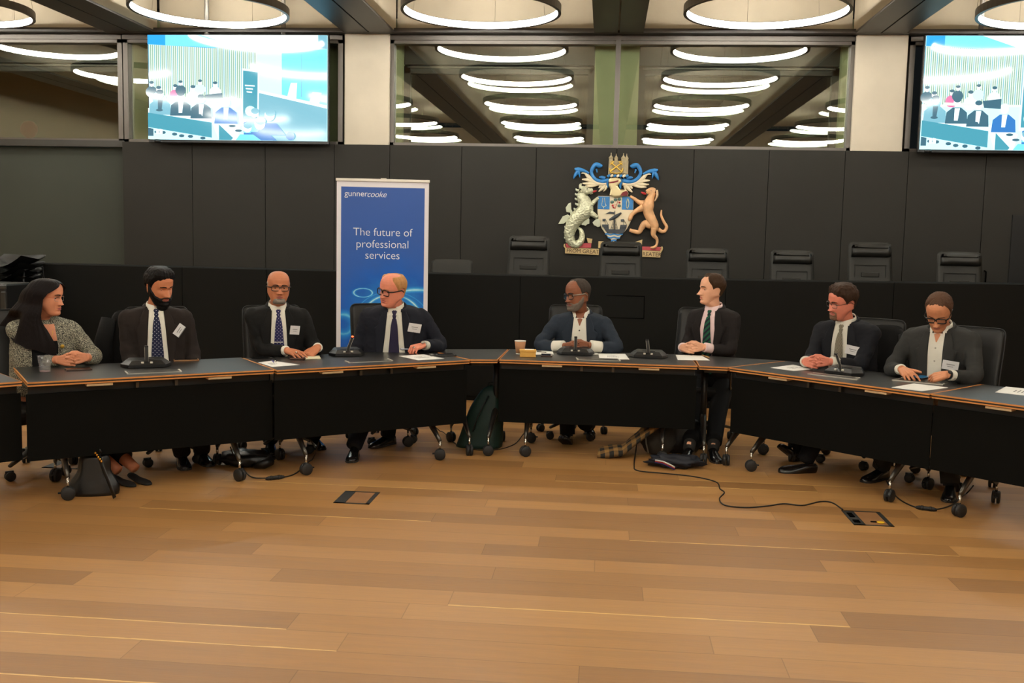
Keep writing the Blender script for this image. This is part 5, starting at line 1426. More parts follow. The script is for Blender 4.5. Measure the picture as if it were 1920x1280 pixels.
def long_hair(p, done, hw, tw, H):
    """long straight hair swept back from a side parting, falling behind the cheek and over the shoulders"""
    b = MB(); n = 90; zs = np.concatenate([np.linspace(.118, .096, 7), np.linspace(.090, -.345, 52)]); rows = []
    for z in zs:
        a0 = float(np.interp(z, [-.345, -.20, -.13, -.06, -.01, .03, .062, .088, .10, .118], [60, 63, 70, 80, 80, 68, 42, 14, 0, 0]))
        th = np.radians(np.linspace(a0, 360-a0, n)); zc = max(z, -.05); d = np.degrees(np.abs((th+math.pi) % (2*math.pi)-math.pi))
        base = H.pt(th, np.full(n, zc), .012+.016*float(sstep(.11, .0, z))); drop = max(0., -.05-z)
        bk = np.clip(-np.cos(th), 0, 1); sd = np.abs(np.sin(th)); fw = np.clip(np.cos(th), 0, 1)
        base[:, 0] *= 1+1.15*drop+.10*float(sstep(-.02, -.12, z)); base[:, 1] += bk*(.70*max(0., .05-z)*(1 if z > -.2 else 1)+.008)+.02*sd*float(sstep(-.05, -.15, z))-fw*.16*float(sstep(-.10, -.34, z))-(.030*float(sstep(-.14, -.30, z)))*(d < 90)
        zl = np.interp(d, [0, 92, 122, 180], [-.345, -.345, -.235, -.225]); kk = float(sstep(-.10, -.17, z))*sstep(104, 130, d)*(base[:, 0] < 0); base[:, 0] *= 1-.95*kk; base[:, 2] = np.maximum(z, zl)+.010*np.sin(th*7)*float(sstep(-.25, -.345, z))
        st = np.array([.0045*mnoise.noise(Vector((t*11, z*2.2, 3.1)))+.003*mnoise.noise(Vector((t*34, z*3, 1.7))) for t in th]); nv = base.copy(); nv[:, 2] = 0; nv /= np.linalg.norm(nv, axis=1)[:, None]+1e-9
        rows.append(hw(base+nv*st[:, None]))
    G = np.array(rows); b.grid(G); I = []
    for r in rows:
        m = r.mean(0); I.append(m+(r-m)*.88)
    I = np.array(I); b.grid(I); b.grid(np.array([G[-1], I[-1]])); b.grid(np.array([G[:, 0], I[:, 0]])); b.grid(np.array([G[:, -1], I[:, -1]]))
    b.f.append(tuple(range(n))[::-1]); b.m.append(0); b.sm.append(True)
    done(b, 'long_hair', p['hair'], weld=0)


y1 = 37
tweed = pattern('black and white tweed', (24, 24, 24), (200, 196, 172), 'tweed')
cast.append(dict(key='1', label='woman with long black hair in a black and white tweed jacket, hands folded', head=hp(89, 556, 'T1', .84), hs=1.02, yaw=y1-2, hyaw=92, hpitch=6, hroll=0, lean=13, ts=.96,
    face=dict(wide=.97, jaw=1.0, nose=.80, fat=.6, brow=.5, lips=1.2), torso=dict(wide=1.10, belly=.03, deep=1.12, shoulder=.97), skin=skin('olive', (214, 140, 104)), lipm=lipm('rose', (176, 92, 84)),
    hair=c_hair1, longhair=long_hair, browm=hairm('dark brow', (36, 26, 22)), arms=clasp(136, 675, .786, y1-6, cuff=.90, shirtcuff=0), hsc=.95,
    jacket=tweed, shirt=cloth('black knit top', (22, 21, 22)), open=lambda z: float(np.interp(z, [.2, .45, .6], [.080, .084, .062])), vbot=.06, scoop=.485, sleeve=.93, jbot=.04, lapels=False, collar=False, wrinkle=.006,
    glasses=dict(w=.024, h=.015, t=.0010, m=mat('rimless silver', rgb(150, 140, 130), rough=.3, metal=.8), mt=mat('orange temple', rgb(196, 84, 40), rough=.4), y=.008),
    badge=dict(x=.045, z=.375, roll=-18, m=M_CARDK, pm=M_PRINT, edge=True), neck=.050,
    trousers=cloth('black skirt', (20, 20, 22)), skirt=True, hem=.86, feet=[fl(214, 910, 62), fl(246, 906, 58)], heel=True, shoem=mat('black suede pump', rgb(18, 17, 17), rough=.7)))
# 2 ---- bearded young man, brown suit
y2 = 34
n2 = fr_of(y2); h2 = hp(299, 537.5, 'T1', .80); f2, r2 = n2
blk = hairm('black', (22, 19, 18), .45)
cast.append(dict(key='2', label='man with full black beard in a dark brown suit and dotted navy tie', head=h2, hs=1.04, yaw=y2-8, hyaw=60, hpitch=14, hroll=-2, lean=4, closed=True,
    face=dict(wide=.98, jaw=1.02, nose=1.05), torso=dict(wide=1.03, belly=.02, shoulder=1.06), skin=skin('tan', (198, 124, 86)), lipm=lipm('tan', (160, 84, 70)), hair=blk, hairline=([0, 25, 50, 66, 78, 88, 96, 112, 130, 180], [.074, .072, .062, .046, .016, -.04, -.04, -.030, -.055, -.080]), hairt=.021, tuft=110., tufta=.16,
    beard=dict(dmax=99, d=[0, 16, 26, 40, 60, 80, 92], hi=[-.050, -.050, -.056, -.052, -.042, -.012, .025], t=.010, long=.032),
    arms={'R': dict(wrist=h2*np.array([1, 1, 0])+f2*.18-r2*.16+np.array([0, 0, .60]), d=f2, n=(0, 0, 1), curl=(25, 30, 20), zmin=.60), 'L': dict(wrist=h2*np.array([1, 1, 0])+f2*.20+r2*.19+np.array([0, 0, .60]), d=f2, n=(0, 0, 1), curl=(25, 30, 20), zmin=.60)},
    jacket=cloth('dark brown suit cloth', (50, 40, 36)), open=lambda z: float(np.interp(z, [.05, .25, .45, .6], [.095, .075, .062, .05])), vbot=.05, vx=.015, tie=pattern('navy tie with white dots', (32, 36, 62), (226, 226, 230), 'dots'),
    badge=dict(x=.150, z=.455, roll=52, edge=True), feet=[fl(335, 874, 30), fl(372, 868, 40)]))
# 3 ---- bald man with goatee, speaking
y3 = 27; f3, r3 = fr_of(y3)
grey3 = hairm('short grey', (150, 142, 132), .6)
cast.append(dict(key='3', label='bald man with grey goatee and glasses in a black suit, speaking', head=hp(522, 538, 'T2', .88), hs=1.01, yaw=y3-4, hyaw=26, hpitch=3, hroll=1, lean=11,
    face=dict(wide=1.06, jaw=1.02, nose=1.02, fat=.3), torso=dict(wide=1.0, belly=.03, shoulder=1.02), skin=skin('brown', (194, 122, 86)), lipm=lipm('brown', (150, 78, 66)), hair=grey3,
    hairline=HAIRFULL, hairt=.004, bald=lambda d, Z: np.maximum(sstep(.030, .044, Z-.00016*(d-80)), sstep(78, 68, d)), browm=hairm('dark grey brow', (60, 48, 42)),
    beard=dict(d=[0, 20, 34, 46, 54], hi=[-.073, -.075, -.083, -.096, -.115], t=.006, dmax=54), beardm=hairm('grey goatee', (128, 118, 108), .6),
    arms={'R': dict(wrist=pz(540, 657, .785), d=pz(585, 671, .752)-pz(540, 657, .782), n=(-.1, -.25, 1), curl=(14, 14, 8), thumb=(38, 12, 10), ring=(2, .105, -.006)), 'L': dict(wrist=pz(596, 651, .805), d=nrm((-.55, -.55, -.50)), n=(.1, -.75, .75), curl=(30, 28, 18), thumb=(35, 14, 20))},
    jacket=cloth('black suit cloth', (29, 28, 27)), open=lambda z: float(np.interp(z, [.05, .25, .45, .6], [.070, .068, .060, .05])), vbot=.05, vx=.01, tie=pattern('navy tie with pale dots', (42, 42, 84), (228, 214, 226), 'dots', 1.05), clip=.37,
    glasses=dict(w=.028, h=.0165, e=.42, t=.0027, m=mat('dark half rims', rgb(34, 28, 26), rough=.35), y=.014),
    badge=dict(x=.118, z=.455, roll=-8, w=.075, h=.066, edge=False), feet=[fl(502, 846, 20), fl(584, 838, 35)]))
# 4 ---- heavy man with thick glasses, navy suit
y4 = 16; f4, r4 = fr_of(y4)
ginger = hairm('thin ginger', (190, 138, 88), .5)
cast.append(dict(key='4', label='stout man with thick black glasses and ginger hair in a navy suit', head=hp(736, 543.5, 'T2', .74), hs=1.08, yaw=y4-6, hyaw=-36, hpitch=8, hroll=8, lean=13, ts=1.06,
    nl=.045, face=dict(wide=1.05, jaw=1.10, nose=.92, fat=.7, brow=1.1, lips=.8), torso=dict(wide=1.16, belly=.085, deep=1.15, shoulder=1.10), skin=skin('ruddy', (224, 138, 110)), lipm=lipm('ruddy', (190, 96, 84)), hair=ginger, neck=.066,
    hairline=([0, 25, 50, 66, 78, 88, 96, 112, 130, 180], [.106, .104, .092, .060, .022, -.015, -.012, -.024, -.05, -.078]), hairt=.012, bald=lambda d, Z: np.maximum(sstep(.100, .108, Z), sstep(58, 48, d)), browt=.0032, browm=hairm('faint brow', (186, 124, 84)),
    arms={'L': dict(wrist=pz(793, 647, .800), d=nrm((-.62, -.74, -.16)), n=(-.15, -.55, .85), curl=((58, 62, 30), (62, 66, 30), (64, 66, 30), (62, 62, 30)), thumb=(20, 30, 28), watch=mat('steel watch case', rgb(176, 170, 156), rough=.3, metal=.6), ring=(1, .10, -.012), cuff=.90), 'R': dict(wrist=hp(655, 665, 'T2', .72)*np.array([1, 1, 0])+np.array([0, 0, .62]), zmin=.6, d=f4, n=(0, 0, 1), curl=(20, 24, 14), hand=True)},
    jacket=cloth('navy suit cloth', (34, 36, 48)), shirt=pattern('pale checked shirt', (214, 210, 196), (196, 193, 180), 'check', 240), open=lambda z: float(np.interp(z, [.05, .25, .45, .6], [.115, .092, .068, .054])), vbot=.05, vx=.0, tie=cloth('dark violet tie', (54, 46, 76)),
    glasses=dict(w=.029, h=.020, t=.0034, m=mat('thick black frame', rgb(14, 14, 15), rough=.25), y=.016, e=.4),
    badge=dict(x=.150, z=.485, roll=-14, w=.10, h=.066), feet=[fl(660, 860, 8), fl(724, 836, -30)], sleeve=1.1))
# 5 ---- man in the slate jacket with short grey beard
y5 = -3
g5 = hairm('salt and pepper', (66, 58, 52), .6)
cast.append(dict(key='5', label='man with trimmed grey beard in a slate blue jacket and open white shirt', head=hp(1083, 553, 'T3', .84), hs=1.08, yaw=y5, hyaw=-52, hpitch=5, hroll=-2, lean=12, ts=1.05,
    face=dict(wide=1.0, jaw=1.06, nose=1.0, fat=.3), torso=dict(wide=1.0, belly=.03, shoulder=1.02), skin=skin('deep brown', (138, 84, 58)), lipm=lipm('deep', (112, 62, 52)), hair=g5,
    hairline=([0, 25, 45, 60, 78, 88, 96, 112, 130, 180], [.108, .108, .110, .092, .040, -.020, -.03, -.030, -.055, -.080]), hairt=.009, browm=hairm('dark brow', (36, 26, 22)),
    beard=dict(d=[0, 16, 26, 40, 60, 80, 92], hi=[-.051, -.051, -.057, -.058, -.050, -.022, -.0], t=.0055), beardm=hairm('grey stubble', (112, 100, 90), .6),
    arms=clasp(1081, 650, .786, y5, spread=.085, back=.03, cuff=.80, shirtcuff=.955, cr=.046),
    jacket=cloth('slate blue suit cloth', (52, 62, 76)), open=lambda z: float(np.interp(z, [.05, .25, .45, .6], [.085, .075, .062, .05])), vbot=.05, buttons=mat('dark button', rgb(40, 36, 36)), copen=24, openneck=True, cpt=.050,
    glasses=dict(w=.027, h=.0205, t=.0030, m=mat('black frame', rgb(20, 18, 18), rough=.3), mt=mat('pale temple', rgb(150, 140, 126), rough=.35), y=.014, e=.62),
    badge=dict(x=.115, z=.405, roll=-8, m=M_CARDK, h=.05, w=.085, edge=True, pm=M_CARD), feet=[fl(1063, 836, -10), fl(1103, 816, 5)], shoepitch=(-24, -10), trousers=cloth('dark trousers', (26, 25, 26))))
# 6 ---- young man with striped tie
y6 = -30
br6 = hairm('short brown', (64, 46, 32), .5)
cast.append(dict(key='6', label='young man in profile with receding brown hair and green striped tie', head=hp(1334, 543, 'T3', .95), hs=1.02, yaw=y6, hyaw=-74, hpitch=-1, hroll=0, lean=7,
    face=dict(wide=.92, jaw=.94, nose=1.28, brow=1.1), sleeve=.92, torso=dict(wide=.93, shoulder=.97), skin=skin('fair', (232, 172, 138)), lipm=lipm('fair', (200, 120, 100)), hair=br6,
    hairline=([0, 22, 42, 60, 78, 88, 96, 112, 130, 180], [.096, .098, .108, .064, .026, -.018, -.03, -.030, -.055, -.080]), hairt=.018,
    arms=clasp(1297, 653, .790, y6+18, spread=.080, cuff=.86, shirtcuff=.965, cr=.040, cuffm=cloth('pale pink shirt cloth', (230, 202, 200))),
    jacket=cloth('charcoal brown suit cloth', (42, 36, 35)), shirt=cloth('pale pink shirt cloth', (230, 202, 200)), open=lambda z: float(np.interp(z, [.05, .2, .45, .6], [.012, .045, .068, .052])), vbot=.10, tie=pattern('navy and green striped tie', (24, 28, 40), (30, 88, 62), 'stripes', 22),
    feet=[fl(1292, 862, -20), fl(1338, 862, 6)], sock=cloth('grey sock', (66, 64, 62)), trousers=cloth('black trousers', (22, 22, 25)), hem=.93))
# 7 ---- bearded man with brown hair
y7 = -36
br7 = hairm('tousled brown', (58, 42, 32), .55)
cast.append(dict(key='7', label='man with tousled brown hair, goatee and glasses in a dark navy suit', head=hp(1579, 566, 'T4', .76), hs=1.06, yaw=y7, hyaw=-66, hpitch=12, hroll=8, lean=13, ts=1.03,
    face=dict(wide=1.0, jaw=1.04, nose=1.0, fat=.4), torso=dict(wide=1.04, belly=.05, shoulder=1.05), skin=skin('pink', (218, 130, 106)), lipm=lipm('pink', (180, 92, 82)), hair=br7, hairline=([0, 25, 50, 66, 78, 88, 96, 112, 130, 180], [.076, .072, .060, .046, .012, -.03, -.03, -.030, -.055, -.080]), hairt=.019, tuft=80., tufta=.34,
    beard=dict(d=[0, 14, 24, 30, 38], hi=[-.048, -.048, -.053, -.06, -.125], t=.006, dmax=38), beardm=hairm('brown grey goatee', (116, 88, 70), .6),
    arms=clasp(1529, 680, .790, y7+14, spread=.082, cuff=.87, shirtcuff=.96, cr=.041),
    jacket=cloth('dark navy suit cloth', (30, 31, 38)), shirt=pattern('pale checked shirt', (214, 210, 196), (196, 193, 180), 'check', 240), open=lambda z: float(np.interp(z, [.05, .25, .45, .6], [.070, .064, .062, .052])), vbot=.05, tie=pattern('black and cream striped tie', (36, 36, 36), (156, 148, 126), 'stripes', 90),
    glasses=dict(w=.027, h=.0165, t=.0016, m=mat('dark wire frame', rgb(70, 64, 56), rough=.3, metal=.6), y=.013), badge=dict(x=.105, z=.435, roll=-13, w=.098, h=.066),
    feet=[fl(1494, 866, -60), fl(1512, 888, -75)], shoepitch=(-35, 0), shoeroll=(0, 40)))
# 8 ---- man looking down at his phone
y8 = -34
br8 = hairm('cropped brown', (84, 60, 46), .6)
cast.append(dict(key='8', label='man in a dark grey suit and black glasses looking down at a phone', head=hp(1761, 584, 'T4', .74), hs=1.05, yaw=y8, hyaw=-30, hpitch=37, hroll=2, lean=14, ts=1.04, closed=True,
    face=dict(wide=.98, jaw=.98, nose=1.12), torso=dict(wide=1.03, belly=.03, shoulder=1.07), skin=skin('light brown', (204, 136, 98)), lipm=lipm('light brown', (168, 96, 80)), hair=br8, hairline=([0, 25, 50, 66, 78, 88, 96, 112, 130, 180], [.098, .097, .092, .066, .022, -.03, -.03, -.030, -.055, -.080]), hairt=.010, tuft=120., tufta=.35,
    arms={'R': dict(wrist=pz(1692, 692, .800), d=nrm(pz(1716, 712, .752)-pz(1692, 692, .800)), n=(-.35, -.35, .85), curl=((8, 26, 14), (26, 42, 24), (34, 46, 24), (38, 46, 24)), thumb=(42, 5, 8), cuff=.90, shirtcuff=.965), 'L': dict(wrist=pz(1776, 702, .800), d=nrm(pz(1737, 711, .752)-pz(1776, 702, .800)), n=(.1, -.75, .7), curl=((22, 26, 12), (28, 34, 18), (34, 40, 20), (40, 42, 20)), thumb=(30, 12, 18), watch=mat('black watch', rgb(18, 18, 20), rough=.3), cuff=.90, shirtcuff=.955)},
    jacket=cloth('dark grey suit cloth', (66, 66, 64)), open=lambda z: float(np.interp(z, [.05, .25, .45, .6], [.042, .046, .050, .052])), vbot=.05, vx=-.02, buttons=mat('white button', rgb(196, 190, 178)), copen=20, openneck=True, cpt=.046,
    glasses=dict(w=.029, h=.0175, t=.0040, m=mat('thick black frame'), y=.016, e=.45), badge=dict(x=.100, z=.395, roll=-10, w=.10, h=.062), feet=[fl(1655, 902, -50), fl(1786, 934, -20)]))
PEOPLE = [person(p) for p in cast]
for p in cast: pass

# chairs of the eight people
c0 = make_chair()
for i, (x, y, key, off, yw, lb) in enumerate(((40, 600, 'T1', 1.22, 40, 'black swivel chair under the woman in tweed'), (292, 577, 'T1', 1.22, 36, 'black swivel chair of the bearded man in brown, coat hung over its back'),
        (508, 571, 'T2', 1.20, 32, 'black swivel chair with square back behind the bald man'), (706, 577, 'T2', 1.20, 28, 'black swivel chair behind the stout man in navy'), (1080, 575, 'T3', 1.25, 0, 'black swivel chair behind the man in the slate jacket'),
        (1323, 580, 'T3', 1.30, -12, 'black swivel chair behind the young man in profile'), (1645, 609, 'T4', 1.24, -36, 'black swivel chair behind the man with tousled hair, coat over its back'), (1826, 617, 'T4', 1.18, -40, 'black swivel chair showing its wide back beside the man with the phone'))):
    o = c0 if i == 0 else copy_tree(c0); P = hp(x, y, key, off); f, r = fr_of(yw)
    o.location = (P[0]+f[0]*.30, P[1]+f[1]*.30, 0); o.rotation_euler = (0, 0, math.radians(yw)); tag(o, lb, 'chair', 'black swivel chairs of the panel')
# ------------------------------------------------------------------ things on the tables
M_PAPER = mat('white paper', rgb(232, 230, 224), rough=.7); M_INK = mat('black print', rgb(52, 52, 54), rough=.7); M_MIC = mat('black microphone plastic', rgb(14, 14, 15), rough=.38, spec=.5); M_MICT = mat('grey microphone top', rgb(24, 24, 23), rough=.42)
M_PHONE = mat('black phone glass', rgb(14, 14, 16), rough=.12, spec=.6); M_ACR = mat('clear acrylic holder', rgb(170, 166, 156), rough=.15, spec=.6); M_BTN = mat('pale button', rgb(206, 200, 186), rough=.5)


def T2W(x, y): return pz(x, y, ZT)


def sheet(pts, label, group='paper sheets on the tables', lines=3, name='paper_sheet'):
    """a sheet of paper lying on a table, given by its four corners there"""
    P = [T2W(*q) for q in pts]; c = np.mean(P, 0); root = empty(name, c, 0, label, 'paper', group)
    b = MB(); b.prism([(q[0]-c[0], q[1]-c[1]) for q in P], .0006, .0022); b.build('page', M_PAPER, root)
    a, e, d = (np.array(P[i])-c for i in (0, 1, 3)); u, v = e-a, d-a; b = MB()
    for k in range(lines):
        t0, t1 = .30, .62+.06*((k*7) % 3); w = .40+.11*k
        for j in range(7):
            s0 = t0+(t1-t0)*j/7; q = [a+u*s+v*w_ for s, w_ in ((s0, w), (s0+(t1-t0)/7*.72, w), (s0+(t1-t0)/7*.72, w+.035), (s0, w+.035))]; b.prism([(x[0], x[1]) for x in q], .0022, .0025)
    if lines: b.build('print', M_INK, root)
    return root


sheet([(484, 680), (510, 676.5), (562, 684), (510, 688)], 'printed sheet with two pens on it in front of the bald man')
sheet([(748, 667.5), (794, 664.5), (833, 672.5), (784, 675.5)], 'printed sheet lying in front of the stout man')
sheet([(1122, 663), (1172, 663.5), (1180, 674), (1124, 673)], 'printed sheet to the right of the slate-jacket man, between the microphones')
sheet([(1267, 665.5), (1316, 667), (1331, 675.8), (1271, 675)], 'blank looking sheet under the folded hands of the young man', lines=0)
sheet([(1445, 689.5), (1487, 684), (1524, 692), (1488, 695.5)], 'printed sheet under the folded hands of the tousled man')
sheet([(1672, 726.5), (1714, 719), (1778, 727), (1728, 733.5)], 'blank white sheet in front of the man with the phone', lines=0)
sheet([(1866, 735.5), (1886, 725), (1945, 731), (1935, 743)], 'printed sheet on the blue-sheened table at the right edge')
sheet([(1005, 658), (1036, 657.5), (1038, 664.5), (1004, 665)], 'small sheet with a black pen behind the yellow box', lines=1)
sheet([(1110, 661), (1120, 660.5), (1122, 664.5), (1112, 665.0)], 'small white card beside the slate-jacket man', lines=0, name='card')


def strip(pts, label):
    P = [T2W(*q) for q in pts]; c = np.mean(P, 0); root = empty('name_plate', c, 0, label, 'name plate', 'clear name plates lying flat')
    q = np.array([(x[0]-c[0], x[1]-c[1]) for x in P]); b = MB(); b.prism([tuple(v) for v in q], .0005, .006); b.build('holder', M_ACR, root)
    b = MB(); b.prism([tuple(v*np.array([.93, .93])*.55+v*.38) for v in q], .006, .0066); b.build('dark_insert', mat('dark plate insert', rgb(60, 58, 54), rough=.3), root)
    for s in (0, 1):
        b = MB(); m0, m1 = (q[0], q[3]) if s == 0 else (q[1], q[2]); k = .94; b.prism([tuple(m0), tuple(m1), tuple(m1*k), tuple(m0*k)], .006, .0075); b.build('end_cap', mat('pale plate end', rgb(196, 190, 176), rough=.4), root)
    return root
strip([(233, 697.2), (337, 693.4), (341, 697.6), (238, 702)], 'clear name plate lying before the microphone of the bearded man in brown')
strip([(646, 677.5), (728, 673.5), (737, 677), (654, 681)], 'clear name plate lying before the lit microphone')
strip([(1079, 671.5), (1160, 673.5), (1164, 677.4), (1082, 675)], 'clear name plate lying before the slate-jacket man')
strip([(1514, 702), (1524, 699.8), (1613, 709.5), (1606, 713)], 'clear name plate lying before the tousled man')
strip([(1672, 713.5), (1690, 709), (1778, 718), (1768, 722.5)], 'clear name plate under the phone of the man looking down')


def mic(px, py_, rz, label, lit=False, wid=.30, neck=(0, .0)):
    P = T2W(px, py_); root = empty('conference_microphone', P, rz, label, 'microphone', 'delegate microphone units')
    w = wid/2; b = MB(); base = [(-w, .0), (-w*.72, -.085), (w*.72, -.085), (w, .0), (w*.80, .07), (-w*.80, .07)]
    lo = [(x, y, .004) for x, y in base]; mid = [(x, y, .022) for x, y in base]; top = [(x*.80, y*.70+.012, .046+.010*(y > 0)) for x, y in base]
    b.add(lo+mid+top, [tuple(range(6))[::-1]]+[(k*6+i, k*6+(i+1) % 6, (k+1)*6+(i+1) % 6, (k+1)*6+i) for k in range(2) for i in range(6)]+[tuple(range(12, 18))])
    b.build('base', M_MIC, root)
    b = MB(); b.add([(x*.93, y*.93, z+.0015) for x, y, z in top], [tuple(range(6))]); b.box((0, .012, .0495), (.10, .055, .004)); b.build('speaker_top', M_MICT, root)
    for s in (-1, 1):
        b = MB(); b.bbox((s*.028, -.071, .034), (.017, .012, .012), .002, rot(25, 0, 0)); b.build('button', M_BTN, root)
    b = MB(); nx = neck[0]
    for s in (-1, 1): b.tube([(s*.011, -.055, .038), (s*.011+nx*.2, -.052, .072), (s*.011+nx*.45, -.050, .090), (s*.011+nx, -.045, .140)], .0016, 6)
    nk = b.build('neck', mat('pale neck edge', rgb(150, 146, 134), rough=.3, metal=.5), root)
    b = MB(); q = [(nx*0, -.055, .038), (nx*.2, -.052, .072), (nx*.45, -.050, .090), (nx, -.045, .140)]
    b.grid([[(x-.010, y, z) for x, y, z in q], [(x+.010, y, z) for x, y, z in q]], smooth=False); b.grid([[(x-.010, y+.006, z) for x, y, z in q], [(x+.010, y+.006, z) for x, y, z in q]], smooth=False)
    b.bbox((nx, -.045, .140), (.024, .012, .012), .003); b.build('neck_arm', M_MIC, nk)
    if lit:
        b = MB(); b.ell((nx, -.048, .147), (.010, .008, .006)); b.build('light_ring', mat('red indicator', rgb(255, 90, 50), emit=rgb(255, 70, 34), es=6.), nk)
    return root
mic(274, 687, math.radians(30), 'black conference microphone in front of the bearded man in brown', wid=.32)
mic(650, 666, math.radians(24), 'conference microphone with red glowing tip beside the stout man', True, .27, (.035, 0))
mic(1079, 663.5, 0., 'conference microphone in front of the folded hands of the slate-jacket man')
mic(1216, 669.5, math.radians(-6), 'conference microphone standing alone between the slate-jacket man and the young man', neck=(-.012, 0))
mic(1583, 701, math.radians(-44), 'conference microphone in front of the tousled man', wid=.29, neck=(-.045, 0))


def slabthing(name, cat, px, py_, rz, d, m, label, parts=(), group=None, z=ZT, b_=.002):
    P = pz(px, py_, z); root = empty(name, P, rz, label, cat, group); b = MB(); b.bbox((0, 0, d[2]/2+.0004), d, min(b_, d[2]*.4)); b.build('body', m, root)
    for nm, c, dd, mm in parts:
        b = MB(); b.bbox(c, dd, min(.001, dd[2]*.4)); b.build(nm, mm, root)
    return root
M_CASE = mat('brown phone case', rgb(70, 48, 38), rough=.4)
slabthing('phone', 'phone', 147, 693.5, .65, (.155, .078, .010), M_CASE, 'phone lying face up in front of the woman in tweed', [('screen', (0, 0, .0106), (.148, .071, .001), M_PHONE)])
slabthing('phone', 'phone', 349, 676.0, .5, (.17, .080, .010), mat('tan phone wallet', rgb(150, 106, 66), rough=.5), 'phone on a tan wallet case in front of the bearded man in brown', [('screen', (0, 0, .0106), (.155, .072, .001), M_PHONE)])
slabthing('phone', 'phone', 1025, 667.2, .05, (.088, .150, .010), M_CASE, 'phone beside the yellow box', [('screen', (0, 0, .0106), (.080, .142, .001), M_PHONE)])
slabthing('phone', 'phone', 830, 666.8, .35, (.20, .085, .012), mat('dark grey case', rgb(44, 42, 40), rough=.35), 'dark phone wallet lying beside the sheet of the stout man', [('screen', (.02, 0, .0126), (.12, .075, .001), M_PHONE), ('clasp', (-.085, 0, .0126), (.02, .075, .002), M_ACR)])
slabthing('phone', 'phone', 1727, 708.5, -.75, (.085, .158, .009), mat('dark phone case', rgb(24, 26, 30), rough=.4), 'phone held by the man looking down, with a lit teal screen', [('screen', (0, 0, .0096), (.078, .148, .001), mat('teal phone screen', rgb(10, 20, 26), rough=.15, emit=rgb(30, 84, 110), es=.8))], z=ZT+.012)
# plastic cup with a little water
def clear_plastic():
    m = bpy.data.materials.new('clear plastic'); m.use_nodes = True; nt = m.node_tree; nt.nodes.clear(); o = nt.nodes.new('ShaderNodeOutputMaterial'); mx = nt.nodes.new('ShaderNodeMixShader'); mx2 = nt.nodes.new('ShaderNodeMixShader')
    t = nt.nodes.new('ShaderNodeBsdfTransparent'); g = nt.nodes.new('ShaderNodeBsdfGlossy'); g.inputs['Roughness'].default_value = .12; d = nt.nodes.new('ShaderNodeBsdfDiffuse'); d.inputs[0].default_value = (*rgb(190, 190, 192), 1)
    mx.inputs[0].default_value = .14; mx2.inputs[0].default_value = .10; nt.links.new(t.outputs[0], mx.inputs[1]); nt.links.new(d.outputs[0], mx.inputs[2]); nt.links.new(mx.outputs[0], mx2.inputs[1]); nt.links.new(g.outputs[0], mx2.inputs[2]); nt.links.new(mx2.outputs[0], o.inputs[0]); return m
M_CLR = clear_plastic()
P = T2W(84.5, 697); cup = empty('plastic_cup', P, 0, 'clear plastic cup by the elbow of the woman in tweed', 'cup')
b = MB(); pr_ = [(.031, .001), (.033, .012), (.034, .055), (.0395, .060), (.042, .098), (.0455, .100), (.0455, .1035), (.043, .104)]; n = 26; b.grid([[(r*math.cos(2*math.pi*k/n), r*math.sin(2*math.pi*k/n), z) for k in range(n)] for r, z in pr_], closed=True); b.build('wall', M_CLR, cup, weld=0)
b = MB(); b.lathe([(.030, .0015), (.031, .010)], n=26); b.build('cup_bottom', mat('pinkish cup base', rgb(150, 118, 116), rough=.2), cup)
# paper cup, box, pens, pad
P = T2W(975, 663.5); cup = empty('paper_cup', P, 0, 'brown paper coffee cup on the table beside the yellow box', 'cup')
b = MB(); b.lathe([(.033, .008), (.044, .102)], n=26); b.build('sleeve', mat('kraft paper', rgb(186, 134, 94), rough=.75), cup)
b = MB(); b.lathe([(.0325, .0), (.0325, .009)], n=26); b.build('foot_ring', M_PAPER, cup); b = MB(); b.lathe([(.044, .101), (.0455, .103), (.0455, .107), (.041, .107), (.040, .09)], n=26); b.build('rim', M_PAPER, cup)
P = T2W(989.5, 668.5); bx_ = empty('card_box', P, .10, 'small yellow cardboard box with a white top next to the paper cup', 'box')
M_YEL = mat('yellow card', rgb(222, 168, 78), rough=.6); b = MB(); b.bbox((0, 0, .020), (.122, .072, .039), .003); b.build('body', M_YEL, bx_); b = MB(); b.bbox((0, -.001, .047), (.128, .076, .017), .003); b.build('lid', M_YEL, bx_); b = MB(); b.bbox((.012, .01, .0562), (.07, .04, .002), .0005); b.build('label_sticker', M_PAPER, bx_)


def pen(a, c, label, m, z=.004, tip=None):
    A, B = pz(*a, ZT+z), pz(*c, ZT+z); root = empty('pen', (A+B)/2, 0, label, 'pen', None); o = (A+B)/2
    b = MB(); b.tube([A-o, B-o], .0042, 8); b.build('barrel', m, root); d = (B-A)/np.linalg.norm(B-A); b = MB(); b.tube([B-o, B-o+d*.010], [.0036, .0008], 8); b.build('tip', tip or M_CHROME, root)
    b = MB(); b.tube([A-o+(0, 0, .005), A-o+d*.04+(0, 0, .005)], .0012, 6); b.build('clip', M_CHROME, root); return root
M_BLUEP = mat('violet blue pen', rgb(92, 88, 170), rough=.35)
pen((510, 674.5), (513, 679), 'violet blue pen on the printed sheet of the bald man', M_BLUEP); pen((513.5, 674), (517.5, 678.2), 'silver pen beside the violet pen on the printed sheet', M_CHROME)
pen((1007, 659), (1024, 660.5), 'black pen on the small sheet behind the yellow box', mat('black pen', rgb(24, 24, 26), rough=.3)); pen((1316.5, 665.5), (1330, 670.2), 'wooden pencil by the cuff of the young man', mat('pencil wood', rgb(206, 158, 98), rough=.5))
pen((768, 654.5), (752, 654.0), 'white and blue pen in the hand of the stout man', mat('white pen', rgb(200, 206, 226), rough=.3), .028, M_BLUEP)
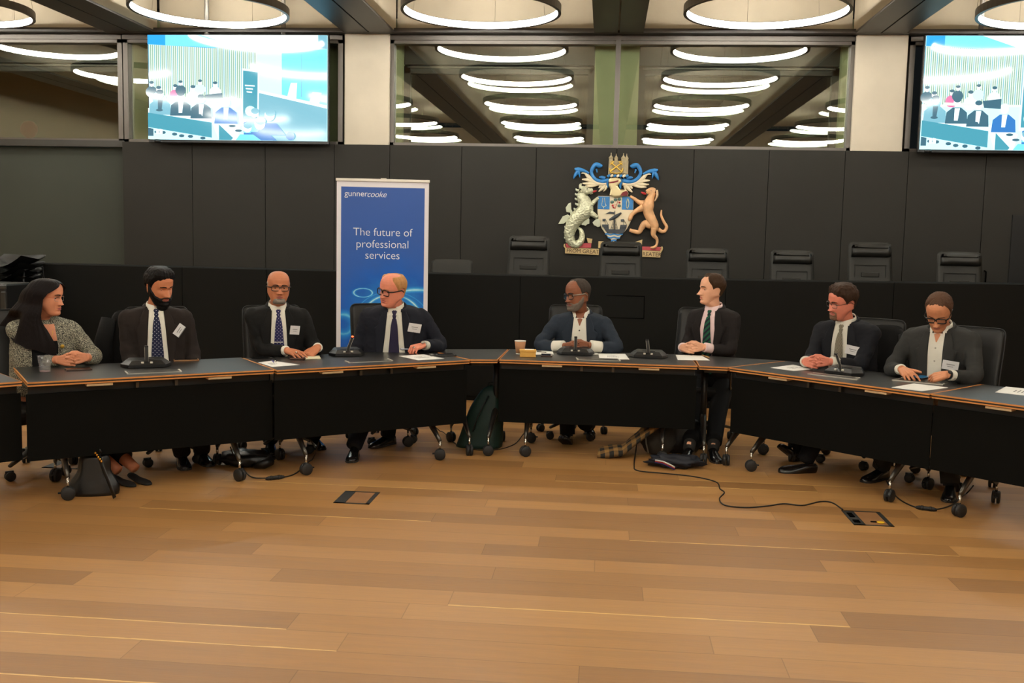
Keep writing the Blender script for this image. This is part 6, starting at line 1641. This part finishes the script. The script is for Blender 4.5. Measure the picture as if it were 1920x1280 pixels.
# bald man's pad and brown cover
pad = empty('notepad', T2W(576, 671.5), .35, 'open cream notepad with brown cover under the hand of the bald man', 'notebook'); b = MB(); b.bbox((.035, 0, .006), (.115, .17, .008), .001); b.build('pages', mat('cream page', rgb(226, 218, 184), rough=.7), pad)
b = MB(); b.bbox((-.075, 0, .006), (.105, .18, .010), .003); b.tube([(-.025, -.09, .010), (-.025, .09, .010)], .009, 10); b.build('cover', mat('brown leather cover', rgb(74, 44, 34), rough=.4), pad)
bag_ = empty('plastic_pouch', T2W(492, 671.2), .5, 'glossy black pouch at the sleeve of the bald man', 'pouch'); b = MB(); G = []
for i in range(9):
    G.append([((i/8-.5)*.17, (j/6-.5)*.10, .004+.012*abs(mnoise.noise(Vector((i*.9, j*.8, 2))))*(0 < i < 8)*(0 < j < 6)) for j in range(7)])
b.grid(G); b.build('foil', mat('glossy black foil', rgb(20, 20, 20), rough=.12), bag_)

# ------------------------------------------------------------------ things on the floor
M_BAGL = mat('black bag leather', rgb(20, 20, 20), rough=.36, spec=.5); M_GOLD = mat('gold chain', rgb(210, 150, 60), rough=.25, metal=.9)


def floor_pt(x, y): return pz(x, y, 0.)


P = floor_pt(172, 929); hb = empty('handbag', P, .25, 'black leather handbag slumped beside the caster below the woman', 'bag')
b = MB(); G = []
for i in range(13):
    t = i/12; z = .255*t; w = .150*(1-.62*t**1.3)+.012*math.sin(9*t); dpt = .075*(1-.55*t); row = []
    for k in range(28):
        a = 2*math.pi*k/28; f = 1+.06*math.cos(6*a)*(t > .25); row.append((w*f*np.sign(math.cos(a))*abs(math.cos(a))**.75+.01*t, dpt*f*math.sin(a)+.05, z+.012*math.cos(a*2)*t))
    G.append(row)
b.grid(G, closed=True); b.f += [tuple(range(28))[::-1], tuple(range(12*28, 13*28))]; b.m += [0, 0]; b.sm += [False, False]; b.build('body', M_BAGL, hb, weld=0)
b = MB(); b.tube([(.06, .0, .27), (.03, .02, .30), (-.02, .04, .29), (-.05, .05, .25)], .012, 8, sq=(1, .4)); b.tube([(.05, -.02, .26), (.09, -.05, .16), (.135, -.09, .07), (.16, -.11, .012)], .014, 8, sq=(1.2, .35)); b.build('strap', M_BAGL, hb)
for k in range(5):
    b = MB(); b.ell((.035+.010*k, -.035-.006*k, .275-.012*k), (.007, .004, .008)); b.build('chain_link', M_GOLD, hb)


def lump(name, cat, label, c, r, m, seed, n=26, amp=.25, flat_=.12, freq=2.2, rz=0., extra=None):
    """crumpled soft thing lying on the floor"""
    root = empty(name, c, rz, label, cat); b = MB(); G = []
    for i in range(n//2+1):
        t = math.pi*i/(n//2); row = []
        for k in range(n):
            a = 2*math.pi*k/n; v = np.array([math.sin(t)*math.cos(a), math.sin(t)*math.sin(a), math.cos(t)])
            q = 1+amp*mnoise.noise(Vector(v*freq)+Vector((seed, 0, 0)))+amp*.5*mnoise.noise(Vector(v*freq*2.6)+Vector((0, seed, 0)))
            p_ = v*q*np.array(r); p_[2] = max(p_[2]+r[2]*(1-flat_), .004); row.append(p_)
        G.append(row)
    b.grid(G, closed=True); b.build('body' if extra is None else extra, m, root, weld=1e-5); return root


P = floor_pt(452, 880); lb_ = lump('leather_jacket', 'jacket', 'black leather jacket dropped on the floor under the table of the bearded man in brown', (P[0]-.02, P[1]+.13, 0), (.20, .12, .06), M_BAGL, 3.1, amp=.35)
b = MB(); b.tube([(.10, -.08, .02), (.17, -.10, .04), (.20, -.06, .05), (.17, .02, .06)], [.02, .035, .035, .02], 10); b.build('jacket_sleeve', M_BAGL, lb_)
P = floor_pt(897, 842); gb = empty('green_backpack', (P[0]-.01, P[1]+.12, 0), -.12, 'dark green backpack leaning against the corner table leg', 'backpack'); b = MB(); G = []
for i in range(20):
    t = i/19; z = .004+.49*t; k_ = math.sqrt(max(0., 1-t**3.2)); w = (.175-.055*t)*k_+.004; dp = (.125-.05*t)*k_+.004; row = []
    for k in range(36):
        a_ = 2*math.pi*k/36; q = 1+.05*mnoise.noise(Vector((math.cos(a_)*2, math.sin(a_)*2, t*4))); row.append((w*q*np.sign(math.cos(a_))*abs(math.cos(a_))**.6+.09*t, dp*q*np.sign(math.sin(a_))*abs(math.sin(a_))**.7, z))
    G.append(row)
b.grid(G, closed=True); b.f += [tuple(range(36))[::-1], tuple(range(19*36, 20*36))]; b.m += [0, 0]; b.sm += [False, True]; b.build('pack', mat('dark green nylon', rgb(14, 46, 40), rough=.6), gb, weld=0)
b = MB(); b.tube([(-.02, -.128, .14), (.01, -.122, .24), (.05, -.108, .34), (.09, -.085, .42)], .010, 6, sq=(1, .6)); b.build('zip_line', mat('dark zip', rgb(12, 22, 20), rough=.5), gb); b = MB(); b.tube([(.06, .0, .47), (.075, .0, .51), (.11, .0, .51), (.125, .0, .47)], .008, 6); b.build('top_handle', mat('dark zip'), gb)
P = floor_pt(1172, 854); sc_ = empty('plaid_scarf', (P[0], P[1]+.0, 0), .1, 'brown and black plaid scarf trailing from the bag on the floor', 'scarf')
b = MB(); G = []
for i in range(22):
    t = i/21; x = lerp(-.20, .27, t); zc = .015+.03*math.sin(t*3)+.42*max(0, t-.38)**1.1; row = []
    for j in range(10):
        s = j/9-.5; row.append((x+.05*s, .30*s*(.7+.5*t)-.02*math.sin(5*t)+.06*t, zc+.02*abs(mnoise.noise(Vector((t*5, s*4, 1))))+.045*math.cos(s*3)))
    G.append(row)
b.grid(G); b.grid([[(x, y, max(z-.03, .002)) for x, y, z in r] for r in G])
for e in (0, -1): b.grid([G[e], [(x, y, max(z-.03, .002)) for x, y, z in G[e]]])
for e in (0, -1): b.grid([[r[e] for r in G], [(r[e][0], r[e][1], max(r[e][2]-.03, .002)) for r in G]])
def plaid():
    m = mat('plaid wool', rgb(60, 48, 34), rough=.85); nt, bs = nodes_of(m); N = nt.nodes.new; L = nt.links.new; tc = N('ShaderNodeTexCoord'); s = N('ShaderNodeSeparateXYZ'); L(tc.outputs['Object'], s.inputs[0]); o = []
    for ax in ('X', 'Y'):
        k = N('ShaderNodeMath'); k.operation = 'MULTIPLY'; L(s.outputs[ax], k.inputs[0]); k.inputs[1].default_value = 15.; f = N('ShaderNodeMath'); f.operation = 'FRACT'; L(k.outputs[0], f.inputs[0]); g = N('ShaderNodeMath'); g.operation = 'GREATER_THAN'; L(f.outputs[0], g.inputs[0]); g.inputs[1].default_value = .5; o.append(g.outputs[0])
    a = N('ShaderNodeMath'); a.operation = 'ADD'; L(o[0], a.inputs[0]); L(o[1], a.inputs[1]); d = N('ShaderNodeMath'); d.operation = 'MULTIPLY'; L(a.outputs[0], d.inputs[0]); d.inputs[1].default_value = .5
    r = N('ShaderNodeValToRGB'); e = r.color_ramp.elements; e[0].color = (*rgb(30, 28, 24), 1); e[1].color = (*rgb(150, 112, 58), 1); L(d.outputs[0], r.inputs[0]); L(r.outputs[0], bs.inputs['Base Color']); return m
b.build('woven_cloth', plaid(), sc_, weld=1e-5)
P = floor_pt(1228, 856); b1 = lump('grey_rucksack', 'rucksack', 'dark grey rucksack standing next to the plaid scarf', (P[0]+.03, P[1]+.12, 0), (.145, .10, .145), mat('charcoal canvas', rgb(50, 46, 40), rough=.8), 8.4, amp=.14, extra='pack'); b = MB(); b.tube([(-.09, -.04, .27), (-.11, -.11, .20), (-.10, -.115, .10), (-.08, -.10, .02)], .006, 6); b.build('strap', mat('pale strap', rgb(120, 116, 106), rough=.6), b1)
P = floor_pt(1284, 856); lump('black_holdall', 'bag', 'black holdall behind the navy jacket on the floor', (P[0]-.02, P[1]+.14, 0), (.19, .10, .155), mat('black nylon', rgb(17, 17, 18), rough=.55), 1.7, amp=.18, extra='pack')
P = floor_pt(1268, 880); nj = lump('navy_jacket', 'jacket', 'navy sports jacket crumpled on the floor between two casters', (P[0], P[1]+.07, 0), (.19, .085, .05), mat('navy jacket cloth', rgb(22, 25, 36), rough=.6), 6.6, amp=.45, freq=2.8, extra='cloth')
for k, c in enumerate(((204, 202, 200), (184, 40, 44), (36, 64, 150))):
    b = MB(); q = [(-.155+.010*k*0, -.10+.012*k, .050+.012*(2-k)*.8), (-.10, -.115+.010*k, .045+.010*(2-k)), (-.04, -.125+.010*k, .022+.010*(2-k)), (-.015, -.125+.01*k, .008+.01*(2-k))]; b.tube(q, .0055, 6); b.build('trim_stripe', mat('stripe %d' % k, rgb(*c), rough=.6), nj)
# coats over chair backs
def coat(px, py_, key, off, yw, label, wid, hgt):
    P = hp(px, py_, key, off); root = empty('coat', (P[0], P[1], 0), math.radians(yw), label, 'coat'); zt = float(P[2]); b = MB(); G = []
    for i in range(16):
        t = i/15; row = []
        for k in range(30):
            a = 2*math.pi*k/30; f = 1+.10*math.cos(7*a+3*t)*t; w = wid*(.66+.36*min(1, t*2.2))*f; dp = (.045+.055*t)*f; row.append((w*np.sign(math.cos(a))*abs(math.cos(a))**.6, dp*math.sin(a), zt-.006-hgt*t-.05*(abs(math.cos(a))**3)*(1-t)**2))
        G.append(row)
    b.grid(G, closed=True); b.f.append(tuple(range(30))); b.m.append(0); b.sm.append(True); b.build('cloth', cloth('black coat cloth', (26, 25, 25)), root)
    for s in (-1, 1):
        b = MB(); b.tube([(s*wid*.8, -.03, zt-.06), (s*wid*1.02, -.06, zt-.22), (s*wid*.98, -.06, zt-.42), (s*wid*.9, -.05, zt-.55)], [.05, .062, .055, .045], 12); b.build('coat_sleeve', cloth('black coat cloth', (26, 25, 25)), root)
    return root
coat(244, 580, 'T1', 1.14, 36, 'black coat hung over the chair of the bearded man in brown', .19, .62)
coat(1664, 608, 'T4', 1.17, -38, 'black coat hung over the chair between the two rightmost men', .19, .60)

# floor boxes
def floorbox(c4, label, rz=0., extra=True):
    P = [floor_pt(*q) for q in c4]; x0 = (P[0][0]+P[1][0])/2; x1 = (P[2][0]+P[3][0])/2; y0 = (P[0][1]+P[3][1])/2; y1 = (P[1][1]+P[2][1])/2; W, D = x1-x0, y1-y0
    root = empty('floor_box', ((x0+x1)/2, (y0+y1)/2, 0), 0, label, 'floor box', 'power boxes set in the floor'); m = mat('dark floor box frame', rgb(44, 44, 42), rough=.5); b = MB()
    b.box((-W/2+.035, 0, .001), (.07, D, .004)); b.box((W/2-.0125, 0, .001), (.025, D, .004)); b.box((0, D/2-.008, .001), (W, .016, .004)); b.box((0, -D/2+.008, .001), (W, .016, .004)); b.build('frame', m, root)
    b = MB(); b.box((.022, 0, .0008), (W-.10, D-.035, .002)); b.build('wood_insert', M_FLOOR if 0 else mat('box insert oak', rgb(150, 106, 66), rough=.5, noise=(9, .1)), root); return root
floorbox([(625, 943), (647, 920.5), (712, 923), (693, 945.5)], 'square floor box set in the open floor below the left tables')
fb = floorbox([(1601, 984.5), (1578, 957), (1650, 960), (1676, 987)], 'square floor box at the end of the cable on the right')
b = MB(); b.box((-.085, -.09, .005), (.035, .05, .008)); b.build('socket', M_GAP, fb); b = MB(); b.box((-.085, .05, .0045), (.03, .09, .005)); b.build('socket', M_GAP, fb)
floorbox([(80, 877), (112, 862), (175, 862), (160, 880)], 'floor box half hidden under the table of the woman')
P = floor_pt(1651, 980.5); tg = empty('cable_tag', P, .2, 'small yellow tag with a black clip on the floor box', 'tag'); b = MB(); b.lathe([(.022, .003), (.024, .006), (.018, .009)], n=9); b.build('tag_disc', mat('yellow tag', rgb(232, 186, 20), rough=.5), tg); b = MB(); b.bbox((-.038, .012, .006), (.035, .012, .006), .002, rot(0, 0, -12)); b.build('clip', M_GAP, tg)


def cable(pts, label, r=.0045, z=None, conn=None):
    """black cable: picture points on the floor; (x, y, height) lifts a point, seen from the table's plane"""
    Q = []
    for q in pts:
        if len(q) == 2: P = pz(*q, r)
        else: P = np.array(q[2:])if len(q) > 3 else pz(q[0], q[1], q[2])
        Q.append(P)
    Q = np.array(Q); k = len(Q); t = np.linspace(0, k-1, (k-1)*8+1); i = np.clip(t.astype(int), 0, k-2); f = (t-i)[:, None]; g = lambda d: Q[np.clip(i+d, 0, k-1)]
    S = .5*((2*g(0))+(-g(-1)+g(1))*f+(2*g(-1)-5*g(0)+4*g(1)-g(2))*f**2+(-g(-1)+3*g(0)-3*g(1)+g(2))*f**3); S[:, 2] = np.maximum(S[:, 2], r)
    root = empty('cable', S[0]*np.array([1, 1, 0]), 0, label, 'cable'); b = MB(); b.tube(S-S[0]*np.array([1, 1, 0]), r, 7); b.build('lead', mat('black rubber cable', rgb(20, 20, 20), rough=.5), root)
    if conn:
        A, B = (pz(*c, .012) for c in conn); o = S[0]*np.array([1, 1, 0]); d = (B-A)/np.linalg.norm(B-A); b = MB(); b.tube([A-o, A+d*.02-o, B-d*.02-o, B-o], [.008, .014, .014, .008], 8); b.tube([A+d*.03-o, A+d*.045-o], .0165, 8); b.tube([B-d*.045-o, B-d*.03-o], .0165, 8); b.build('connector', M_BLK, root)
    return root
cable([(1194, 820, .14), (1192, 848), (1189, 872), (1196, 882), (1245, 887), (1300, 893), (1342, 903), (1350, 916), (1358, 923), (1349, 935), (1360, 947), (1400, 951), (1440, 948), (1470, 944), (1505, 947), (1538, 940), (1560, 942), (1580, 955)], 'long black cable winding from the rucksack to the floor box')
cable([(432, 838, .22), (447, 872), (470, 893), (500, 896), (532, 894), (556, 886), (585, 862), (598, 828, .2)], 'black cable with inline connector hanging under the left tables', conn=((498, 897), (533, 893.5)))
cable([(1638, 860, .2), (1655, 893), (1680, 930), (1715, 950), (1750, 955), (1785, 946), (1812, 925), (1825, 910, .12)], 'black cable with inline connector hanging under the right tables', conn=((1717, 950.5), (1757, 955.5)))
cable([(800, 785, .24), (825, 808), (855, 832), (885, 842), (930, 843), (965, 832), (985, 812), (996, 795, .22)], 'thin black cable drooping behind the green backpack', r=.0035)
